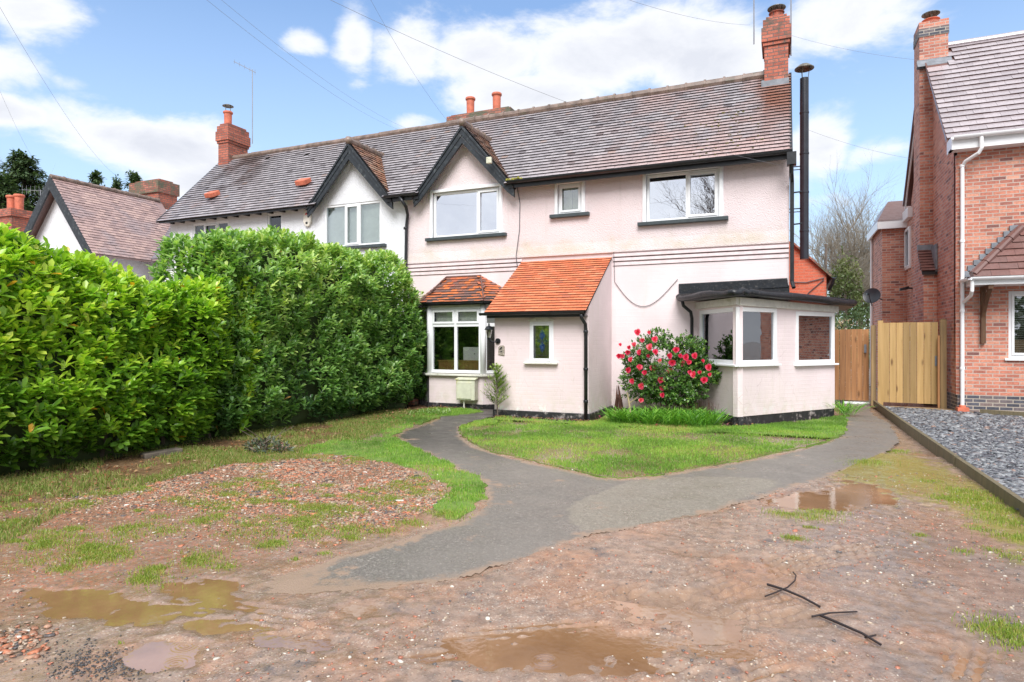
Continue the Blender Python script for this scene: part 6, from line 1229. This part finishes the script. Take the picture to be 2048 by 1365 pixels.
# ------------------------------------------------------------------ trees
def tree(name, label, x, y, H, spread, seed, levels=5, leafm=None, ln=0, leafL=.08, trunk_r=.12, group=None, m='bark_pale', up=.35, leaf_hi=1.0, nbr=3, first=.22):
    random.seed(seed); t = empty(name, (x, y, 0), label, 'tree', group); mb = MB(); tips = []; tr = MB(); segs = 0
    def grow(p, d, l, r, lev):
        n = 4 if lev < 3 else 3; pts = [p.copy()]; q = p.copy(); dd = d.copy()
        for k in range(n): dd = (dd+Vector((random.gauss(0, .13), random.gauss(0, .13), up*.18))).normalized(); q = q+dd*l/n; pts.append(q.copy())
        rs = [r*(1-.45*k/n) for k in range(n+1)]; (tr if lev == 0 else mb).tube(pts, rs, 6 if lev < 2 else 3, caps=False)
        if lev >= levels: tips.extend(pts[1:]); return
        for k in range(1, n+1):
            for _ in range(nbr if (k == n or lev > 0) else 2):
                if lev == 0 and k < 2: continue
                a = random.uniform(0, 6.28); o_ = dd.orthogonal().normalized(); o_.rotate(Matrix.Rotation(a, 3, dd)) ; nd_ = (dd*random.uniform(.55, 1.0)+o_*random.uniform(.5, .95)*spread+Vector((0, 0, up*.4))).normalized()
                if lev >= 2 and random.random() < .35: continue
                grow(pts[k], nd_, l*random.uniform(.5, .72), rs[k]*.58, lev+1)
    grow(Vector((x, y, -.1)), Vector((random.gauss(0, .03), random.gauss(0, .03), 1)), H*.42, trunk_r, 0)
    tr.build('trunk', M[m], t, fix=False); mb.build('crown', M[m], t, fix=False)
    if leafm is not None:
        T = np.array([tuple(v) for v in tips]); pick = T[rng.integers(0, len(T), ln)]+rng.normal(0, .22, (ln, 3)); leaves('foliage', pick, rng.normal(size=(ln, 3))+[0, 0, .2], rng.normal(size=(ln, 3))+[0, 0, 1.], leafL*rng.uniform(.6, 1.3, ln), leafL*.6, leafm, rng.random(ln), t, .1, .1, False)
    return t
def at(px, t): r = ray(px, 682); return r[0]*t, r[1]*t
BT = 'bare winter trees behind the right-hand gates'
tree('bare_tree', 'tall pale bare tree behind the gates, between flue and brick house', *at(1682, 42), 13.5, .8, 5, levels=4, trunk_r=.24, group=BT)
tree('bare_tree', 'bare twiggy tree just right of the black flue', *at(1632, 38), 10.5, .85, 9, levels=4, trunk_r=.17, group=BT)
tree('bare_tree', 'bare tree close to the rear corner of the brick house', *at(1728, 40), 11, .85, 13, levels=4, trunk_r=.17, group=BT)
def mass(name, label, c, rad, n, m, L, seed, cat='tree', W=None, holes=.36, trunk=True):
    t = empty(name, (c[0], c[1], 0), label, cat); U = rng.normal(size=(n, 3)); U /= np.linalg.norm(U, axis=1, keepdims=True)
    lump = .65+.75*fbm(U[:, 0]*1.6+seed, U[:, 2]*1.6+U[:, 1]*1.3, 4, 1.8); P = np.array(c)+U*np.array(rad)*(lump*rng.uniform(.25, 1, n)**.45)[:, None]
    P = P[fbm(P[:, 0]+P[:, 1]*.7+seed, P[:, 2], 4, 1.1) > holes]; P = P[P[:, 2] > 0]; n = len(P)
    leaves('foliage', P, rng.normal(size=(n, 3))+[0, 0, .3], rng.normal(size=(n, 3))+[0, 0, 1.2], L*rng.uniform(.6, 1.4, n), (W or L*.55), m, np.clip(fbm(P[:, 0]+seed, P[:, 2], 3, 1.6)+rng.normal(0, .12, n), 0, 1), t, .1, .1, False)
    if trunk: MB().tube([(c[0], c[1], -.1), (c[0]+.05, c[1], c[2]*.6), (c[0], c[1], c[2]+rad[2]*.5)], [.14, .10, .04], 7).build('trunk', M['bark'], t)
    return t
EV = leaf_mat('evergreen', [(0,(.03,.065,.025)),(.5,(.075,.13,.05)),(.8,(.13,.19,.07)),(1,(.20,.24,.10))], .6, .15)
IV = leaf_mat('ivy', [(0,(.05,.08,.025)),(.5,(.10,.14,.04)),(1,(.19,.20,.08))], .5, .2)
x, y = at(1690, 36); mass('ivy_tree', 'ivy covered tree trunk behind the orange gate', (x, y, 3.4), (1.0, 1.0, 3.0), 5200, IV, .16, 2.0)
x, y = at(1700, 33); mass('dark_evergreen', 'dark evergreen bush below the satellite dish behind the gates', (x+.3, y, 1.7), (2.2, 1.4, 1.7), 6000, EV, .15, 5.0, 'bush')
x, y = at(1650, 39); mass('scrub_bush', 'olive green scrubby bush beyond the rear wing of the pink house', (x, y, 1.9), (1.9, 1.5, 2.0), 4200, IV, .16, 7.0, 'bush', holes=.42)
x, y = at(1735, 38); mass('scrub_bush', 'olive scrub between the satellite dish and the brick house wall', (x, y, 2.3), (1.5, 1.2, 2.3), 3600, IV, .16, 9.0, 'bush', holes=.44)
x, y = at(1690, 24); mass('flowering_shrub', 'shrub with pale pink new leaves peeping over the orange gate', (x, y, 1.75), (1.1, .6, .55), 700, leaf_mat('pale_new_leaf', [(0,(.30,.28,.14)),(.5,(.62,.48,.38)),(1,(.75,.62,.52))], .5, .3), .12, 3.0, 'bush', W=.05, holes=.3)
tm = empty('telegraph_pole', (*at(1652, 30), 0), 'dark thin pole with stubby top beyond the rear wing', 'pole'); px_, py_ = at(1652, 30); mb = MB().tube([(px_, py_, 0), (px_, py_, 6.1)], .05, 8); 
for z in (4.2, 4.6, 5.0, 5.4): mb.tube([(px_-.12, py_, z), (px_+.12, py_, z+.03)], .012, 5)
mb.build('shaft', M['bark'], tm)
def conifer(label, x, y, H, r, n, seed, name='conifer'):
    random.seed(seed); t = empty(name, (x, y, 0), label, 'tree', 'dark conifers beyond the distant house'); MB().tube([(x, y, -.1), (x, y, H*.6), (x, y, H)], [H*.022, H*.014, .01], 7).build('trunk', M['bark'], t); P, D = [], []; mb = MB()
    for k in range(int(H*r*7)+110):
        z = H*(.12+.88*random.random()**.85); a = random.uniform(0, 6.28); l = r*(1.03-z/H)**.75*random.uniform(.55, 1.15); e = Vector((x+math.cos(a)*l, y+math.sin(a)*l, z-l*.12+random.uniform(-.1, .25))); p = Vector((x, y, z)); mb.tube([p, e], [.03, .008], 3, False)
        for q in range(n): tt = random.random()**.6; v = p.lerp(e, tt); P.append((v.x+random.gauss(0, .14), v.y+random.gauss(0, .14), v.z+random.gauss(0, .10))); dv = (e-p).normalized(); D.append((dv.x+random.gauss(0, .5), dv.y+random.gauss(0, .5), dv.z-.1+random.gauss(0, .4)))
    mb.build('branches', M['bark'], t, fix=False); n = len(P); leaves('foliage', np.array(P), np.array(D), np.tile([0, 0, 1.], (n, 1)),   .34*rng.uniform(.6, 1.3, n), .14, EV, rng.random(n)*.75, t, .1, .15, False)
for px_, tt, py_, r_, lab in ((45, 44, 312, 6.2, 'large dark conifer at the left edge of the sky'), (5, 40, 360, 4.5, 'dark conifer at the very left edge, in front of the large one'), (192, 52, 350, 1.7, 'pointed conifer top above the distant roof, the first right of the white gable'), (233, 54, 362, 1.3, 'smallest conifer top above the distant roof'), (268, 50, 352, 1.8, 'conifer top directly left of the distant brick chimney'), (100, 48, 385, 3.6, 'conifer behind the white gable of the distant house')):
    x, y = at(px_, tt); conifer(lab, x, y, 1.5+(682-py_)/1262*tt, r_, 26, int(px_)+3)
tree('bare_tree', 'faint bare tree left of the distant white gable', *at(70, 60), 21, .75, 21, levels=4, trunk_r=.28, group='bare trees on the far left')
# across the lane behind the camera: what the windows mirror
tree('bare_tree', 'large bare tree across the lane behind the camera', -1.5, -14, 15, .8, 33, levels=4, trunk_r=.3, m='bark', group='trees across the lane')
x, y = 0, 0
fb = empty('boarded_fence', (0, -12, 0), 'long pale boarded fence across the lane behind the camera', 'fence'); fr_ = Fr(22, -10, -22, -10); mb = MB(); boards(mb, fr_, 0, 44, 0, 1.6, 0, .02, .16); mb.build('boards', M['wood_new'], fb)
mass('field_hedge', 'dark wooded bank across the lane behind the camera', (2, -26, 3.5), (30, 4, 4.5), 9000, EV, .8, 4.0, 'hedge', holes=.2, trunk=False)
random.seed(1)
